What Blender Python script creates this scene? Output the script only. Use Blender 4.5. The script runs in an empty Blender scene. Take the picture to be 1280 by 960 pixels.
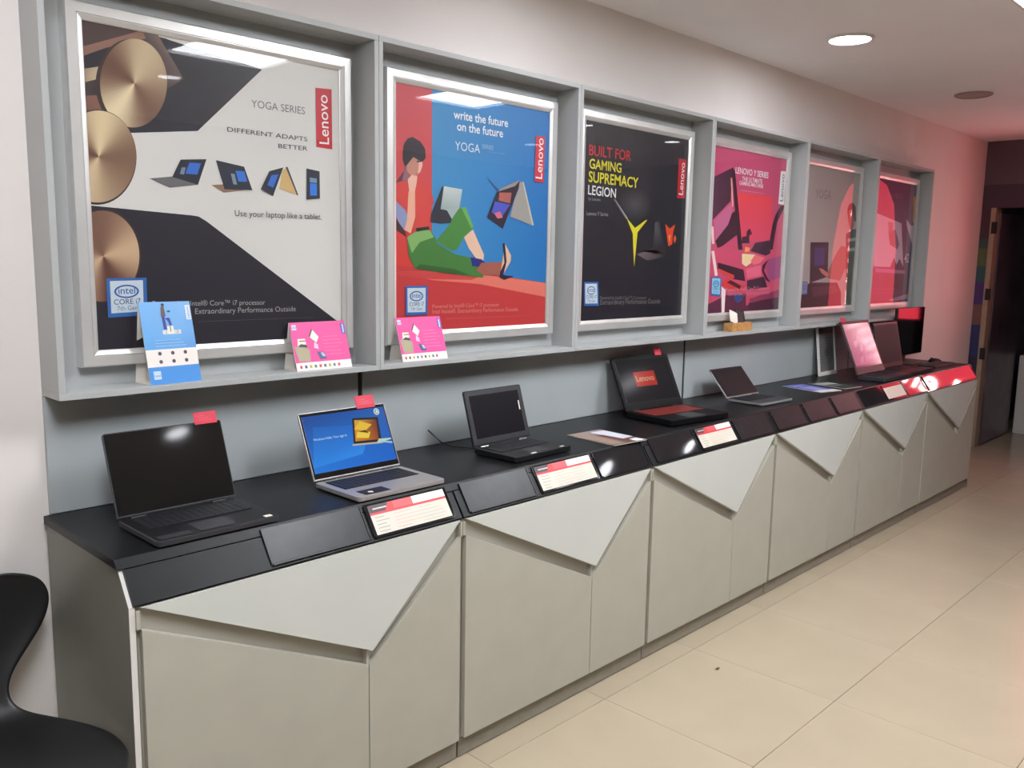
import bpy, bmesh, math, random
from mathutils import Matrix, Vector
random.seed(7)
PI = math.pi
SC = bpy.context.scene
COL = SC.collection

# ---------------------------------------------------------------- camera
cd = bpy.data.cameras.new('camera'); cam = bpy.data.objects.new('camera', cd); COL.objects.link(cam)
d = Vector((0.71142561, 0.68830277, -0.14181995)); r = Vector((0.69696935, -0.71690181, 0.01689704)); u = Vector((0.09004069, 0.11086514, 0.98974825))
cam.matrix_world = Matrix(((r.x, u.x, -d.x, -1.753985), (r.y, u.y, -d.y, -2.421246), (r.z, u.z, -d.z, 1.589791), (0, 0, 0, 1)))
cd.sensor_width = 36; cd.lens = 1085.825 / 1280 * 36; cd.clip_start = .02
SC.camera = cam
# ---------------------------------------------------------------- light levels
SC.view_settings.view_transform = 'Standard'; SC.view_settings.look = 'None'
SC.view_settings.gamma = 1; SC.view_settings.use_curve_mapping = False
SC.view_settings.exposure = 0.33
PANEL_E = 22.0      # ceiling light panels
DOWN_E = 32.0       # round downlights
RED_E = 2.5         # red illuminated sign
w = bpy.data.worlds.new('world'); SC.world = w; w.use_nodes = True
w.node_tree.nodes['Background'].inputs[0].default_value = (.8, .85, 1, 1); w.node_tree.nodes['Background'].inputs[1].default_value = .05

# ---------------------------------------------------------------- materials
def lin(c):
    c = c / 255
    return c / 12.92 if c <= .04045 else ((c + .055) / 1.055) ** 2.4
def L3(c): return (lin(c[0]), lin(c[1]), lin(c[2]), 1)
def mat(name, rgb, rough=.5, metal=0, noise=0, nscale=20, bump=0, bscale=200, spec=.5, coat=0, emit=None, es=0):
    m = bpy.data.materials.new(name); m.use_nodes = True
    nt = m.node_tree; b = nt.nodes['Principled BSDF']
    b.inputs['Base Color'].default_value = L3(rgb); b.inputs['Roughness'].default_value = rough
    b.inputs['Metallic'].default_value = metal; b.inputs['Specular IOR Level'].default_value = spec
    b.inputs['Coat Weight'].default_value = coat; b.inputs['Coat Roughness'].default_value = .03
    if emit: b.inputs['Emission Color'].default_value = L3(emit); b.inputs['Emission Strength'].default_value = es
    tc = nt.nodes.new('ShaderNodeTexCoord')
    if noise:
        n = nt.nodes.new('ShaderNodeTexNoise'); n.inputs['Scale'].default_value = nscale; n.inputs['Detail'].default_value = 4
        nt.links.new(tc.outputs['Object'], n.inputs['Vector'])
        cr = nt.nodes.new('ShaderNodeValToRGB'); c = L3(rgb)
        cr.color_ramp.elements[0].color = (c[0] * (1 - noise), c[1] * (1 - noise), c[2] * (1 - noise), 1); cr.color_ramp.elements[0].position = .3
        cr.color_ramp.elements[1].color = (min(1, c[0] * (1 + noise)), min(1, c[1] * (1 + noise)), min(1, c[2] * (1 + noise)), 1); cr.color_ramp.elements[1].position = .7
        nt.links.new(n.outputs['Fac'], cr.inputs['Fac']); nt.links.new(cr.outputs['Color'], b.inputs['Base Color'])
    if bump:
        n2 = nt.nodes.new('ShaderNodeTexNoise'); n2.inputs['Scale'].default_value = bscale; n2.inputs['Detail'].default_value = 3
        nt.links.new(tc.outputs['Object'], n2.inputs['Vector'])
        bp = nt.nodes.new('ShaderNodeBump'); bp.inputs['Strength'].default_value = bump; bp.inputs['Distance'].default_value = .002
        nt.links.new(n2.outputs['Fac'], bp.inputs['Height']); nt.links.new(bp.outputs['Normal'], b.inputs['Normal'])
    return m
M = {}
M['wall'] = mat('wall_paint', (236, 229, 225), .7, noise=.02, nscale=3, bump=.15, bscale=120)
M['ceil'] = mat('ceiling_paint', (242, 241, 243), .8, noise=.02, nscale=2)
M['far'] = mat('opposite_wall_paint', (78, 75, 76), .6, noise=.05, nscale=3)
M['grout'] = mat('floor_grout', (150, 132, 108), .8, noise=.1, nscale=30)
M['tile'] = mat('floor_tile', (176, 162, 140), .22, noise=.05, nscale=2.2, bump=.03, bscale=6)
M['laminate'] = mat('grey_laminate', (178, 175, 162), .42, noise=.03, nscale=9, bump=.12, bscale=500)
M['white_lam'] = mat('pale_laminate', (201, 202, 196), .38, noise=.012, nscale=5)
M['grey_lam'] = mat('niche_laminate', (176, 178, 178), .4, noise=.02, nscale=4)
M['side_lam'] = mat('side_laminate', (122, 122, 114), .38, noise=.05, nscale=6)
M['back_lam'] = mat('back_panel_laminate', (174, 180, 182), .36, noise=.03, nscale=5)
M['kick'] = mat('kick_laminate', (140, 134, 120), .4, noise=.08, nscale=25)
M['recess'] = mat('recess_laminate', (172, 168, 156), .5)
M['black_lam'] = mat('black_laminate', (22, 23, 25), .36, noise=.12, nscale=14, bump=.12, bscale=600, spec=.22)
M['acrylic'] = mat('dark_acrylic', (28, 28, 31), .045, noise=.15, nscale=30, spec=.5)
M['acrylic_dull'] = mat('scuffed_acrylic', (30, 31, 34), .3, noise=.35, nscale=22, spec=.28)
M['alu'] = mat('brushed_aluminium', (226, 224, 222), .34, metal=.55, noise=.04, nscale=12)
M['matt_screen'] = mat('matt_dark_screen', (28, 26, 32), .55, spec=.3)
M['black'] = mat('black_plastic', (18, 18, 20), .42, noise=.1, nscale=60)
M['black_gloss'] = mat('black_glass', (12, 12, 15), .06, spec=.6)
M['screen_off'] = mat('matt_screen', (30, 28, 33), .2, spec=.5)
M['keys'] = mat('key_plastic', (32, 32, 36), .45)
M['graphite'] = mat('graphite_plastic', (50, 50, 54), .4, noise=.08, nscale=40)
M['silver'] = mat('silver_plastic', (176, 172, 172), .32, metal=.5)
M['chrome'] = mat('chrome', (215, 215, 215), .12, metal=1)
M['deep_black'] = mat('deep_black_plastic', (9, 9, 11), .5, spec=.2)
M['redtag'] = mat('red_paper', (214, 46, 72), .6, noise=.05, nscale=60)
M['paper'] = mat('white_paper', (228, 222, 214), .6)
M['whiteplastic'] = mat('white_plastic', (226, 222, 218), .4)
M['wood'] = mat('light_wood', (190, 140, 84), .5, noise=.25, nscale=60)
M['postwood'] = mat('door_post_paint', (160, 142, 120), .5, noise=.1, nscale=20)
M['chair'] = mat('chair_shell', (20, 20, 22), .42, noise=.1, nscale=20, bump=.05, bscale=80)
M['dark_door'] = mat('dark_door_film', (88, 74, 84), .3, noise=.5, nscale=3.5)
M['glow'] = mat('light_diffuser', (255, 255, 255), .5, emit=(246, 250, 255), es=PANEL_E)
M['glow2'] = mat('downlight_diffuser', (255, 255, 255), .5, emit=(246, 248, 255), es=DOWN_E)
M['glow3'] = mat('dim_downlight_diffuser', (255, 255, 255), .5, emit=(246, 248, 255), es=DOWN_E * .2)
M['glow4'] = mat('small_downlight_diffuser', (255, 255, 255), .5, emit=(246, 248, 255), es=DOWN_E * .46)
M['redglow'] = mat('red_lightbox', (200, 20, 30), .4, emit=(255, 66, 84), es=RED_E)
M['whiteglow'] = mat('white_letter_glow', (255, 255, 255), .4, emit=(255, 240, 240), es=RED_E * 5)
M['frost'] = mat('unlit_diffuser', (170, 150, 148), .5)
M['rubber'] = mat('rubber', (22, 22, 22), .7)
M['red_reflect_keys'] = mat('keys_red_reflection', (120, 40, 34), .5)  # red reflection on the keyboard, put into the key colour
M['debris'] = mat('debris', (70, 62, 50), .8)
M['cable'] = mat('cable_black', (18, 18, 20), .5)
def print_mat(name, rough=.45, es=0):
    m = bpy.data.materials.new(name); m.use_nodes = True; nt = m.node_tree; b = nt.nodes['Principled BSDF']
    a = nt.nodes.new('ShaderNodeAttribute'); a.attribute_name = 'Col'; b.inputs['Roughness'].default_value = rough
    if es: b.inputs['Base Color'].default_value = (.01, .01, .012, 1)      # a screen: dark glass, the picture is its own light
    else: nt.links.new(a.outputs['Color'], b.inputs['Base Color'])
    if es:
        b.inputs['Specular IOR Level'].default_value = .2
        nt.links.new(a.outputs['Color'], b.inputs['Emission Color']); b.inputs['Emission Strength'].default_value = es
    return m
M['print'] = print_mat('printed_paper')
M['display'] = print_mat('lit_display', .12, .72)
M['display_dim'] = print_mat('dim_display', .12, .55)
def pane_mat():
    m = bpy.data.materials.new('clear_pane'); m.use_nodes = True; nt = m.node_tree; nt.nodes.clear()
    o = nt.nodes.new('ShaderNodeOutputMaterial'); mx = nt.nodes.new('ShaderNodeMixShader'); t = nt.nodes.new('ShaderNodeBsdfTransparent'); g = nt.nodes.new('ShaderNodeBsdfGlossy')
    g.inputs['Roughness'].default_value = .02; t.inputs[0].default_value = (.97, .97, .97, 1)
    f = nt.nodes.new('ShaderNodeFresnel'); f.inputs[0].default_value = 1.5
    ge = nt.nodes.new('ShaderNodeNewGeometry'); s = nt.nodes.new('ShaderNodeMath'); s.operation = 'SUBTRACT'; s.inputs[0].default_value = 1
    k = nt.nodes.new('ShaderNodeMath'); k.operation = 'MULTIPLY'
    nt.links.new(ge.outputs['Backfacing'], s.inputs[1]); nt.links.new(f.outputs[0], k.inputs[0]); nt.links.new(s.outputs[0], k.inputs[1])
    nt.links.new(k.outputs[0], mx.inputs[0]); nt.links.new(t.outputs[0], mx.inputs[1]); nt.links.new(g.outputs[0], mx.inputs[2]); nt.links.new(mx.outputs[0], o.inputs[0])
    return m
M['pane'] = pane_mat()
def mural_mat():
    m = bpy.data.materials.new('dark_mural'); m.use_nodes = True; nt = m.node_tree; b = nt.nodes['Principled BSDF']; b.inputs['Roughness'].default_value = .6
    tc = nt.nodes.new('ShaderNodeTexCoord'); sp = nt.nodes.new('ShaderNodeSeparateXYZ'); nt.links.new(tc.outputs['Object'], sp.inputs[0])
    mr = nt.nodes.new('ShaderNodeMath'); mr.operation = 'DIVIDE'; mr.inputs[1].default_value = 2.66; nt.links.new(sp.outputs['Z'], mr.inputs[0])
    cr = nt.nodes.new('ShaderNodeValToRGB'); cr.color_ramp.interpolation = 'CONSTANT'; e = cr.color_ramp.elements
    stops = [(0, (48, 40, 60)), (.30, (50, 52, 110)), (.41, (130, 92, 84)), (.475, (84, 52, 124)), (.55, (50, 92, 96)), (.60, (96, 110, 70)), (.66, (60, 90, 88)), (.69, (84, 58, 70)), (.79, (78, 64, 80)), (.86, (104, 92, 104))]
    e[0].position = 0; e[0].color = L3(stops[0][1]); e[1].position = stops[1][0]; e[1].color = L3(stops[1][1])
    for p, c in stops[2:]:
        x = e.new(p); x.color = L3(c)
    n = nt.nodes.new('ShaderNodeTexNoise'); n.inputs['Scale'].default_value = 3; n.inputs['Detail'].default_value = 5; nt.links.new(tc.outputs['Object'], n.inputs['Vector'])
    mx = nt.nodes.new('ShaderNodeMixRGB'); mx.blend_type = 'MULTIPLY'; mx.inputs[0].default_value = .35
    nt.links.new(mr.outputs[0], cr.inputs[0]); nt.links.new(cr.outputs[0], mx.inputs[1]); nt.links.new(n.outputs['Fac'], mx.inputs[2]); nt.links.new(mx.outputs[0], b.inputs['Base Color'])
    return m
M['mural'] = mural_mat()

# ---------------------------------------------------------------- mesh helpers
class MB:
    """collects vertices and faces (coordinates local to the owning thing)"""
    def __init__(s, T=None): s.v = []; s.f = []; s.T = T
    def add(s, vs, fs):
        o = len(s.v)
        s.v += [tuple(s.T @ Vector(p)) if s.T else tuple(p) for p in vs]; s.f += [[o + i for i in f] for f in fs]; return s
    def box(s, x0, y0, z0, x1, y1, z1):
        x0, x1 = sorted((x0, x1)); y0, y1 = sorted((y0, y1)); z0, z1 = sorted((z0, z1))
        return s.add([(x0, y0, z0), (x1, y0, z0), (x1, y1, z0), (x0, y1, z0), (x0, y0, z1), (x1, y0, z1), (x1, y1, z1), (x0, y1, z1)],
                     [(3, 2, 1, 0), (4, 5, 6, 7), (0, 1, 5, 4), (1, 2, 6, 5), (2, 3, 7, 6), (3, 0, 4, 7)])
    def prism(s, a, b):
        """two matching outlines joined into a solid"""
        n = len(a)
        return s.add(list(a) + list(b), [tuple(range(n))[::-1], tuple(range(n, 2 * n))] + [(i, (i + 1) % n, n + (i + 1) % n, n + i) for i in range(n)])
    def cyl(s, p, q, r0, r1=None, n=16):
        r1 = r0 if r1 is None else r1
        p = Vector(p); q = Vector(q); d = (q - p).normalized(); a = d.orthogonal().normalized(); b = d.cross(a)
        A = [p + r0 * (math.cos(2 * PI * i / n) * a + math.sin(2 * PI * i / n) * b) for i in range(n)]
        B = [q + r1 * (math.cos(2 * PI * i / n) * a + math.sin(2 * PI * i / n) * b) for i in range(n)]
        return s.prism(A, B)
    def tube(s, pts, r, n=8):
        pts = [Vector(p) for p in pts]; rings = []
        for i, p in enumerate(pts):
            d = (pts[min(i + 1, len(pts) - 1)] - pts[max(i - 1, 0)]).normalized(); a = d.cross(Vector((.13, .2, .97))).normalized(); b = d.cross(a)
            rings.append([p + r * (math.cos(2 * PI * k / n) * a + math.sin(2 * PI * k / n) * b) for k in range(n)])
        vs = [v for R in rings for v in R]; fs = [tuple(range(n))[::-1], tuple(range((len(pts) - 1) * n, len(pts) * n))]
        for i in range(len(pts) - 1):
            for k in range(n): fs.append((i * n + k, i * n + (k + 1) % n, (i + 1) * n + (k + 1) % n, (i + 1) * n + k))
        return s.add(vs, fs)
    def slab(s, x0, y0, x1, y1, z0, z1, r=.01, n=4):
        """box with rounded vertical corners"""
        o = []
        for cx, cy, a0 in ((x1 - r, y1 - r, 0), (x0 + r, y1 - r, 90), (x0 + r, y0 + r, 180), (x1 - r, y0 + r, 270)):
            for k in range(n + 1):
                a = math.radians(a0 + 90 * k / n); o.append((cx + r * math.cos(a), cy + r * math.sin(a)))
        return s.prism([(x, y, z0) for x, y in o], [(x, y, z1) for x, y in o])
    def build(s, name, m, parent=None, bevel=0, smooth=False):
        me = bpy.data.meshes.new(name); me.from_pydata(s.v, [], s.f)
        bm = bmesh.new(); bm.from_mesh(me); bmesh.ops.recalc_face_normals(bm, faces=bm.faces); bm.to_mesh(me); bm.free()
        me.materials.append(m); o = bpy.data.objects.new(name, me); COL.objects.link(o)
        if parent: o.parent = parent
        if smooth:
            for p in me.polygons: p.use_smooth = True
        if bevel:
            b = o.modifiers.new('bevel', 'BEVEL'); b.width = bevel; b.segments = 2; b.limit_method = 'ANGLE'; b.angle_limit = .6
        return o
def thing(name, label, cat, loc=(0, 0, 0), rot=(0, 0, 0), group=None):
    o = bpy.data.objects.new(name, None); COL.objects.link(o); o.location = loc; o.rotation_euler = rot; o.empty_display_size = .1
    return tag(o, label, cat, group)
def tag(o, label, cat, group=None):
    o['label'] = label; o['category'] = cat
    if group: o['group'] = group
    return o
def struct(o): o['kind'] = 'structure'; return o
def at(x, y, z): return Matrix.Translation((x, y, z))

# ---------------------------------------------------------------- flat print
_glyph = {}
def text_polys(t, bold):
    k = (t, bold)
    if k not in _glyph:
        c = bpy.data.curves.new('t', 'FONT'); c.body = t; c.size = 1; c.resolution_u = 3
        c.offset = (0, .006, .014)[bold]
        o = bpy.data.objects.new('t', c); m = o.to_mesh()
        vs = [(v.co.x, v.co.y) for v in m.vertices]; fs = [tuple(p.vertices) for p in m.polygons]
        o.to_mesh_clear(); bpy.data.objects.remove(o); bpy.data.curves.remove(c); _glyph[k] = (vs, fs)
    return _glyph[k]
class Art:
    """print laid down in layers on the local x-y plane, clipped to a rectangle; colours are a mesh attribute"""
    STEP = .00006
    def __init__(s, x0, y0, x1, y1, T=None): s.r = (x0, y0, x1, y1); s.v = []; s.f = []; s.c = []; s.n = 0; s.T = T
    def _clip(s, P):
        x0, y0, x1, y1 = s.r
        for ax, lim, sg in ((0, x0, 1), (0, x1, -1), (1, y0, 1), (1, y1, -1)):
            out = []
            for i in range(len(P)):
                a, b = P[i - 1], P[i]; da = (a[ax] - lim) * sg; db = (b[ax] - lim) * sg
                if (da >= 0) != (db >= 0):
                    t = da / (da - db); out.append(tuple(a[j] + t * (b[j] - a[j]) for j in range(5)))
                if db >= 0: out.append(b)
            P = out
            if not P: return P
        return P
    def poly(s, pts, col, keep=False):
        cols = col if isinstance(col[0], (tuple, list)) else [col] * len(pts)
        P = [(p[0], p[1], lin(c[0]), lin(c[1]), lin(c[2])) for p, c in zip(pts, cols)]
        P = s._clip(P)
        if len(P) >= 3:
            o = len(s.v); h = s.n * s.STEP
            s.v += [(p[0], p[1], h) for p in P]; s.f.append(tuple(range(o, o + len(P)))); s.c += [(p[2], p[3], p[4], 1) for p in P]
        if not keep: s.n += 1
        return s
    def rect(s, x0, y0, x1, y1, col): return s.poly([(x0, y0), (x1, y0), (x1, y1), (x0, y1)], col)
    def text(s, t, col, a, b, h=0, bold=0):
        """t from baseline start a to baseline end b; h = capital height (0: natural)"""
        vs, fs = text_polys(t, bold)
        if not vs: return s
        w = max(v[0] for v in vs) - min(v[0] for v in vs); m = min(v[0] for v in vs)
        dx, dy = b[0] - a[0], b[1] - a[1]; ln = math.hypot(dx, dy); sx = ln / w; sy = (h / .7) if h else sx
        ex = (dx / ln, dy / ln); ey = (-ex[1], ex[0]); hh = s.n * s.STEP; c = (lin(col[0]), lin(col[1]), lin(col[2]), 1)
        o = len(s.v)
        for x, y in vs:
            X = (x - m) * sx; Y = y * sy
            s.v.append((a[0] + ex[0] * X + ey[0] * Y, a[1] + ex[1] * X + ey[1] * Y, hh)); s.c.append(c)
        s.f += [tuple(o + i for i in f) for f in fs]; s.n += 1
        return s
    def disc(s, c, r, col, n=20): return s.poly([(c[0] + r * math.cos(2 * PI * i / n), c[1] + r * math.sin(2 * PI * i / n)) for i in range(n)], col)
    def oval(s, c, ax, ay, ca, cb, ph, mode, n=48):
        def P(t, k=1): return (c[0] + k * (ax[0] * math.cos(t) + ay[0] * math.sin(t)), c[1] + k * (ax[1] * math.cos(t) + ay[1] * math.sin(t)))
        def sh(t):
            w = .5 + .5 * math.cos(2 * (t - ph)) ; w = .75 * w + .25 * (.5 + .5 * math.cos(3 * t + ph))
            return tuple(cb[i] + (ca[i] - cb[i]) * w for i in range(3))
        if mode == 'flat': return s.poly([P(2 * PI * i / n) for i in range(n)], ca)
        for i in range(n):
            a, b = 2 * PI * i / n, 2 * PI * (i + 1) / n
            if mode == 'radial': s.poly([c, P(a), P(b)], [ca, cb, cb], True)
            else: s.poly([c, P(a), P(b)], [sh((a + b) / 2), sh(a), sh(b)], True)
        s.n += 1; return s
    def build(s, name, m, parent=None, thick=.0008):
        x0, y0, x1, y1 = s.r
        # a thin sheet carries the print
        o = len(s.v); z0 = -thick
        s.v += [(x0, y0, z0), (x1, y0, z0), (x1, y1, z0), (x0, y1, z0), (x0, y0, -.00003), (x1, y0, -.00003), (x1, y1, -.00003), (x0, y1, -.00003)]
        s.f += [tuple(o + i for i in f) for f in [(3, 2, 1, 0), (4, 5, 6, 7), (0, 1, 5, 4), (1, 2, 6, 5), (2, 3, 7, 6), (3, 0, 4, 7)]]; s.c += [(.6, .6, .6, 1)] * 8
        vs = [tuple(s.T @ Vector(v)) for v in s.v] if s.T else s.v
        me = bpy.data.meshes.new(name); me.from_pydata(vs, [], s.f)
        ca = me.color_attributes.new('Col', 'FLOAT_COLOR', 'POINT')
        for i, c in enumerate(s.c): ca.data[i].color = c
        me.materials.append(m); ob = bpy.data.objects.new(name, me); COL.objects.link(ob)
        if parent: ob.parent = parent
        return ob
UP = Matrix(((1, 0, 0, 0), (0, 0, -1, 0), (0, 1, 0, 0), (0, 0, 0, 1)))   # print plane x-y stood upright, facing -y
ART = {
1: [
  ['P',(225,222,218),[[0.082,2.207],[0.988,2.4],[0.977,1.196],[0.032,1.274]]],
  ['P',(40,38,48),[[0.109,2.192],[0.636,2.131],[0.43,1.932],[0.23,1.904],[0.094,1.889]]],
  ['P',(78,60,60),[[0.109,2.177],[0.354,2.165],[0.224,2.126],[0.103,2.075]]],
  ['P',(150,110,95),[[0.104,2.094],[0.289,2.176],[0.321,2.166],[0.186,2.112],[0.103,2.068]]],
  ['P',[(120,85,75),(200,180,150),(215,195,160),(120,85,75)],[[0.102,2.043],[0.168,2.063],[0.167,2.033],[0.1,2.006]]],
  ['P',(62,48,52),[[0.1,2.006],[0.171,2.034],[0.176,1.984],[0.098,1.973]]],
  ['P',[(110,75,70),(170,115,95),(150,100,85),(90,62,60)],[[0.098,1.979],[0.226,2.004],[0.193,1.954],[0.096,1.939]]],
  ['P',[(90,75,75),(130,110,100),(110,90,85),(70,60,65)],[[0.287,2.169],[0.325,2.173],[0.394,2.068],[0.349,2.035]]],
  ['E',[0.25,2.032],[0.092,0.014],[0.005,0.115],(60,45,45),(60,45,45),0,'flat'],
  ['E',[0.258,2.035],[0.089,0.014],[0.005,0.114],(240,222,182),(104,70,54),0.9,'conic'],
  ['P',(40,38,48),[[0.085,1.718],[0.114,1.711],[0.404,1.698],[0.424,1.696],[0.448,1.683],[0.966,1.328],[0.964,1.146],[0.06,1.232]]],
  ['P',(225,222,218),[[0.094,1.889],[0.278,1.91],[0.269,1.706],[0.085,1.718]]],
  ['E',[0.156,1.834],[0.099,0.009],[0.006,0.121],(60,45,45),(60,45,45),0,'flat'],
  ['E',[0.157,1.836],[0.097,0.009],[0.006,0.117],(236,214,172),(104,70,56),1.3,'conic'],
  ['E',[0.159,1.58],[0.098,0.001],[0.006,0.123],(60,45,45),(60,45,45),0,'flat'],
  ['E',[0.156,1.58],[0.095,0.001],[0.006,0.119],(218,186,150),(96,60,50),0.4,'conic'],
  ['T', 'YOGA SERIES', (120, 118, 120), [0.598, 2.019], [0.779, 2.021], 0, 0],
  ['T', 'DIFFERENT ADAPTS', (70, 70, 74), [0.519, 1.941], [0.786, 1.941], 0.013, 1],
  ['T', 'BETTER', (70, 70, 74), [0.684, 1.911], [0.786, 1.913], 0.013, 1],
  ['P',(205,35,50),[[0.818,2.106],[0.877,2.11],[0.877,1.926],[0.818,1.928]]],
  ['T', 'Lenovo', (245, 240, 240), [0.865, 1.94], [0.861, 2.089], 0, 1],
  ['P',(112,110,112),[[0.287,1.791],[0.351,1.801],[0.425,1.784],[0.343,1.77]]],
  ['P',(40,42,56),[[0.377,1.849],[0.453,1.857],[0.425,1.784],[0.351,1.8]]],
  ['P',(55,110,205),[[0.402,1.843],[0.436,1.844],[0.424,1.812],[0.389,1.812]]],
  ['P',(120,140,160),[[0.379,1.828],[0.391,1.829],[0.385,1.809],[0.373,1.81]]],
  ['P',(150,118,98),[[0.465,1.786],[0.504,1.791],[0.594,1.783],[0.502,1.767]]],
  ['P',(44,46,62),[[0.481,1.857],[0.569,1.846],[0.594,1.78],[0.505,1.777]]],
  ['P',(55,120,215),[[0.541,1.832],[0.569,1.833],[0.578,1.804],[0.55,1.802]]],
  ['P',(130,150,170),[[0.526,1.823],[0.538,1.823],[0.545,1.793],[0.533,1.793]]],
  ['P',(215,180,120),[[0.712,1.856],[0.749,1.775],[0.684,1.791],[0.696,1.846]]],
  ['P',(80,75,80),[[0.707,1.857],[0.714,1.858],[0.75,1.776],[0.745,1.775]]],
  ['P',(44,46,62),[[0.651,1.84],[0.699,1.855],[0.662,1.767],[0.621,1.785]]],
  ['P',(55,110,205),[[0.658,1.829],[0.682,1.833],[0.663,1.792],[0.644,1.799]]],
  ['P',(44,46,58),[[0.781,1.859],[0.828,1.854],[0.828,1.77],[0.779,1.764]]],
  ['P',(50,125,225),[[0.792,1.815],[0.817,1.815],[0.817,1.779],[0.792,1.777]]],
  ['P',(120,150,180),[[0.791,1.832],[0.817,1.831],[0.817,1.817],[0.792,1.818]]],
  ['T', 'Use your laptop like a tablet.', (50, 50, 55), [0.535, 1.702], [0.833, 1.705], 0, 0],
  ['T', 'Powered by Intel® Core™ i7 processor', (175, 172, 175), [0.281, 1.445], [0.627, 1.441], 0, 0],
  ['T', 'Extraordinary Performance Outside', (175, 172, 175), [0.403, 1.42], [0.733, 1.418], 0, 0],
  ['P',(95,93,98),[[0.411,1.398],[0.796,1.397],[0.796,1.396],[0.411,1.397]]],
  ['P',(50,105,180),[[0.16,1.522],[0.267,1.524],[0.266,1.421],[0.16,1.418]]],
  ['P',(205,218,228),[[0.169,1.515],[0.257,1.517],[0.256,1.432],[0.169,1.429]]],
  ['E',[0.212,1.487],[0.033,0.0],[0.001,0.018],(40,90,165),(40,90,165),0,'flat'],
  ['E',[0.212,1.487],[0.028,0.0],[0.001,0.014],(205,218,228),(205,218,228),0,'flat'],
  ['T', 'intel', (40, 90, 165), [0.19, 1.48], [0.235, 1.481], 0, 1],
  ['T', 'CORE i7', (60, 90, 130), [0.177, 1.452], [0.249, 1.454], 0, 1],
  ['T', '7th Gen', (90, 130, 170), [0.185, 1.436], [0.24, 1.437], 0, 0],
],
2: [
  ['P',[(70,150,200),(25,110,185),(22,105,180),(70,150,200)],[[0.104,2.225],[0.986,2.304],[1.028,1.227],[0.1,1.283]]],
  ['P',[(205,85,95),(205,85,95),(215,60,50),(215,60,50)],[[0.104,2.225],[0.291,2.221],[0.294,1.523],[0.101,1.523]]],
  ['P',[(196,60,58),(196,60,58),(190,55,62),(205,60,62)],[[0.101,1.565],[0.55,1.536],[0.974,1.481],[0.983,1.23]]],
  ['P',(198,60,62),[[0.101,1.565],[0.55,1.536],[0.974,1.49],[0.983,1.23],[0.1,1.283]]],
  ['P',(226,120,104),[[0.131,1.543],[0.334,1.541],[0.559,1.53],[0.926,1.496],[0.928,1.437],[0.532,1.496],[0.297,1.512]]],
  ['P',(205,70,68),[[0.131,1.543],[0.334,1.54],[0.531,1.526],[0.491,1.512],[0.297,1.515],[0.131,1.532]]],
  ['P',(110,60,70),[[0.128,1.839],[0.173,1.89],[0.194,1.849],[0.139,1.813]]],
  ['P',(214,72,66),[[0.128,1.839],[0.166,1.852],[0.229,1.851],[0.276,1.839],[0.291,1.823],[0.302,1.785],[0.287,1.757],[0.282,1.713],[0.273,1.696],[0.226,1.686],[0.201,1.699],[0.201,1.731],[0.173,1.751],[0.128,1.797]]],
  ['P',(180,50,55),[[0.138,1.76],[0.169,1.708],[0.187,1.666],[0.159,1.681],[0.128,1.728],[0.128,1.77]]],
  ['P',(145,155,195),[[0.128,1.783],[0.174,1.751],[0.184,1.73],[0.169,1.684],[0.145,1.707],[0.128,1.738]]],
  ['P',(70,40,45),[[0.128,1.728],[0.169,1.681],[0.18,1.66],[0.128,1.685]]],
  ['P',(236,176,152),[[0.187,1.816],[0.216,1.821],[0.217,1.732],[0.197,1.674],[0.169,1.685],[0.18,1.719]]],
  ['P',(150,105,120),[[0.172,1.908],[0.19,1.87],[0.183,1.848],[0.159,1.852]]],
  ['P',(198,138,120),[[0.18,1.914],[0.208,1.935],[0.247,1.925],[0.249,1.909],[0.24,1.887],[0.222,1.87],[0.201,1.868],[0.179,1.885]]],
  ['P',(236,185,165),[[0.233,1.919],[0.247,1.923],[0.249,1.909],[0.24,1.887],[0.228,1.878]]],
  ['P',(48,38,48),[[0.161,1.941],[0.166,1.971],[0.183,1.993],[0.204,2.001],[0.239,1.989],[0.261,1.967],[0.263,1.935],[0.25,1.922],[0.233,1.924],[0.208,1.934],[0.19,1.915],[0.179,1.903],[0.17,1.9],[0.161,1.92]]],
  ['P',(70,40,45),[[0.222,1.922],[0.245,1.924],[0.245,1.92],[0.223,1.917]]],
  ['P',(180,50,60),[[0.216,1.879],[0.229,1.881],[0.225,1.877]]],
  ['P',(238,186,166),[[0.183,1.856],[0.201,1.873],[0.226,1.87],[0.222,1.845],[0.215,1.818],[0.19,1.816]]],
  ['P',(75,135,62),[[0.31,1.65],[0.37,1.705],[0.416,1.769],[0.455,1.777],[0.496,1.704],[0.448,1.668],[0.413,1.621],[0.386,1.618]]],
  ['P',(110,175,90),[[0.431,1.776],[0.455,1.777],[0.496,1.707],[0.484,1.701],[0.447,1.754]]],
  ['P',(232,192,166),[[0.448,1.668],[0.492,1.698],[0.551,1.606],[0.547,1.576],[0.514,1.588],[0.473,1.628]]],
  ['P',(70,125,58),[[0.18,1.654],[0.222,1.686],[0.282,1.691],[0.31,1.661],[0.314,1.644],[0.402,1.606],[0.481,1.594],[0.547,1.547],[0.548,1.52],[0.403,1.532],[0.215,1.552],[0.187,1.595]]],
  ['P',(135,180,105),[[0.18,1.66],[0.222,1.683],[0.282,1.688],[0.302,1.664],[0.237,1.645],[0.201,1.606]]],
  ['P',(50,95,45),[[0.237,1.568],[0.402,1.552],[0.482,1.529],[0.403,1.532],[0.215,1.552]]],
  ['P',(45,45,45),[[0.219,1.693],[0.277,1.701],[0.282,1.691],[0.222,1.68]]],
  ['P',(50,50,64),[[0.34,1.844],[0.348,1.842],[0.332,1.712],[0.286,1.717],[0.287,1.743]]],
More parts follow.
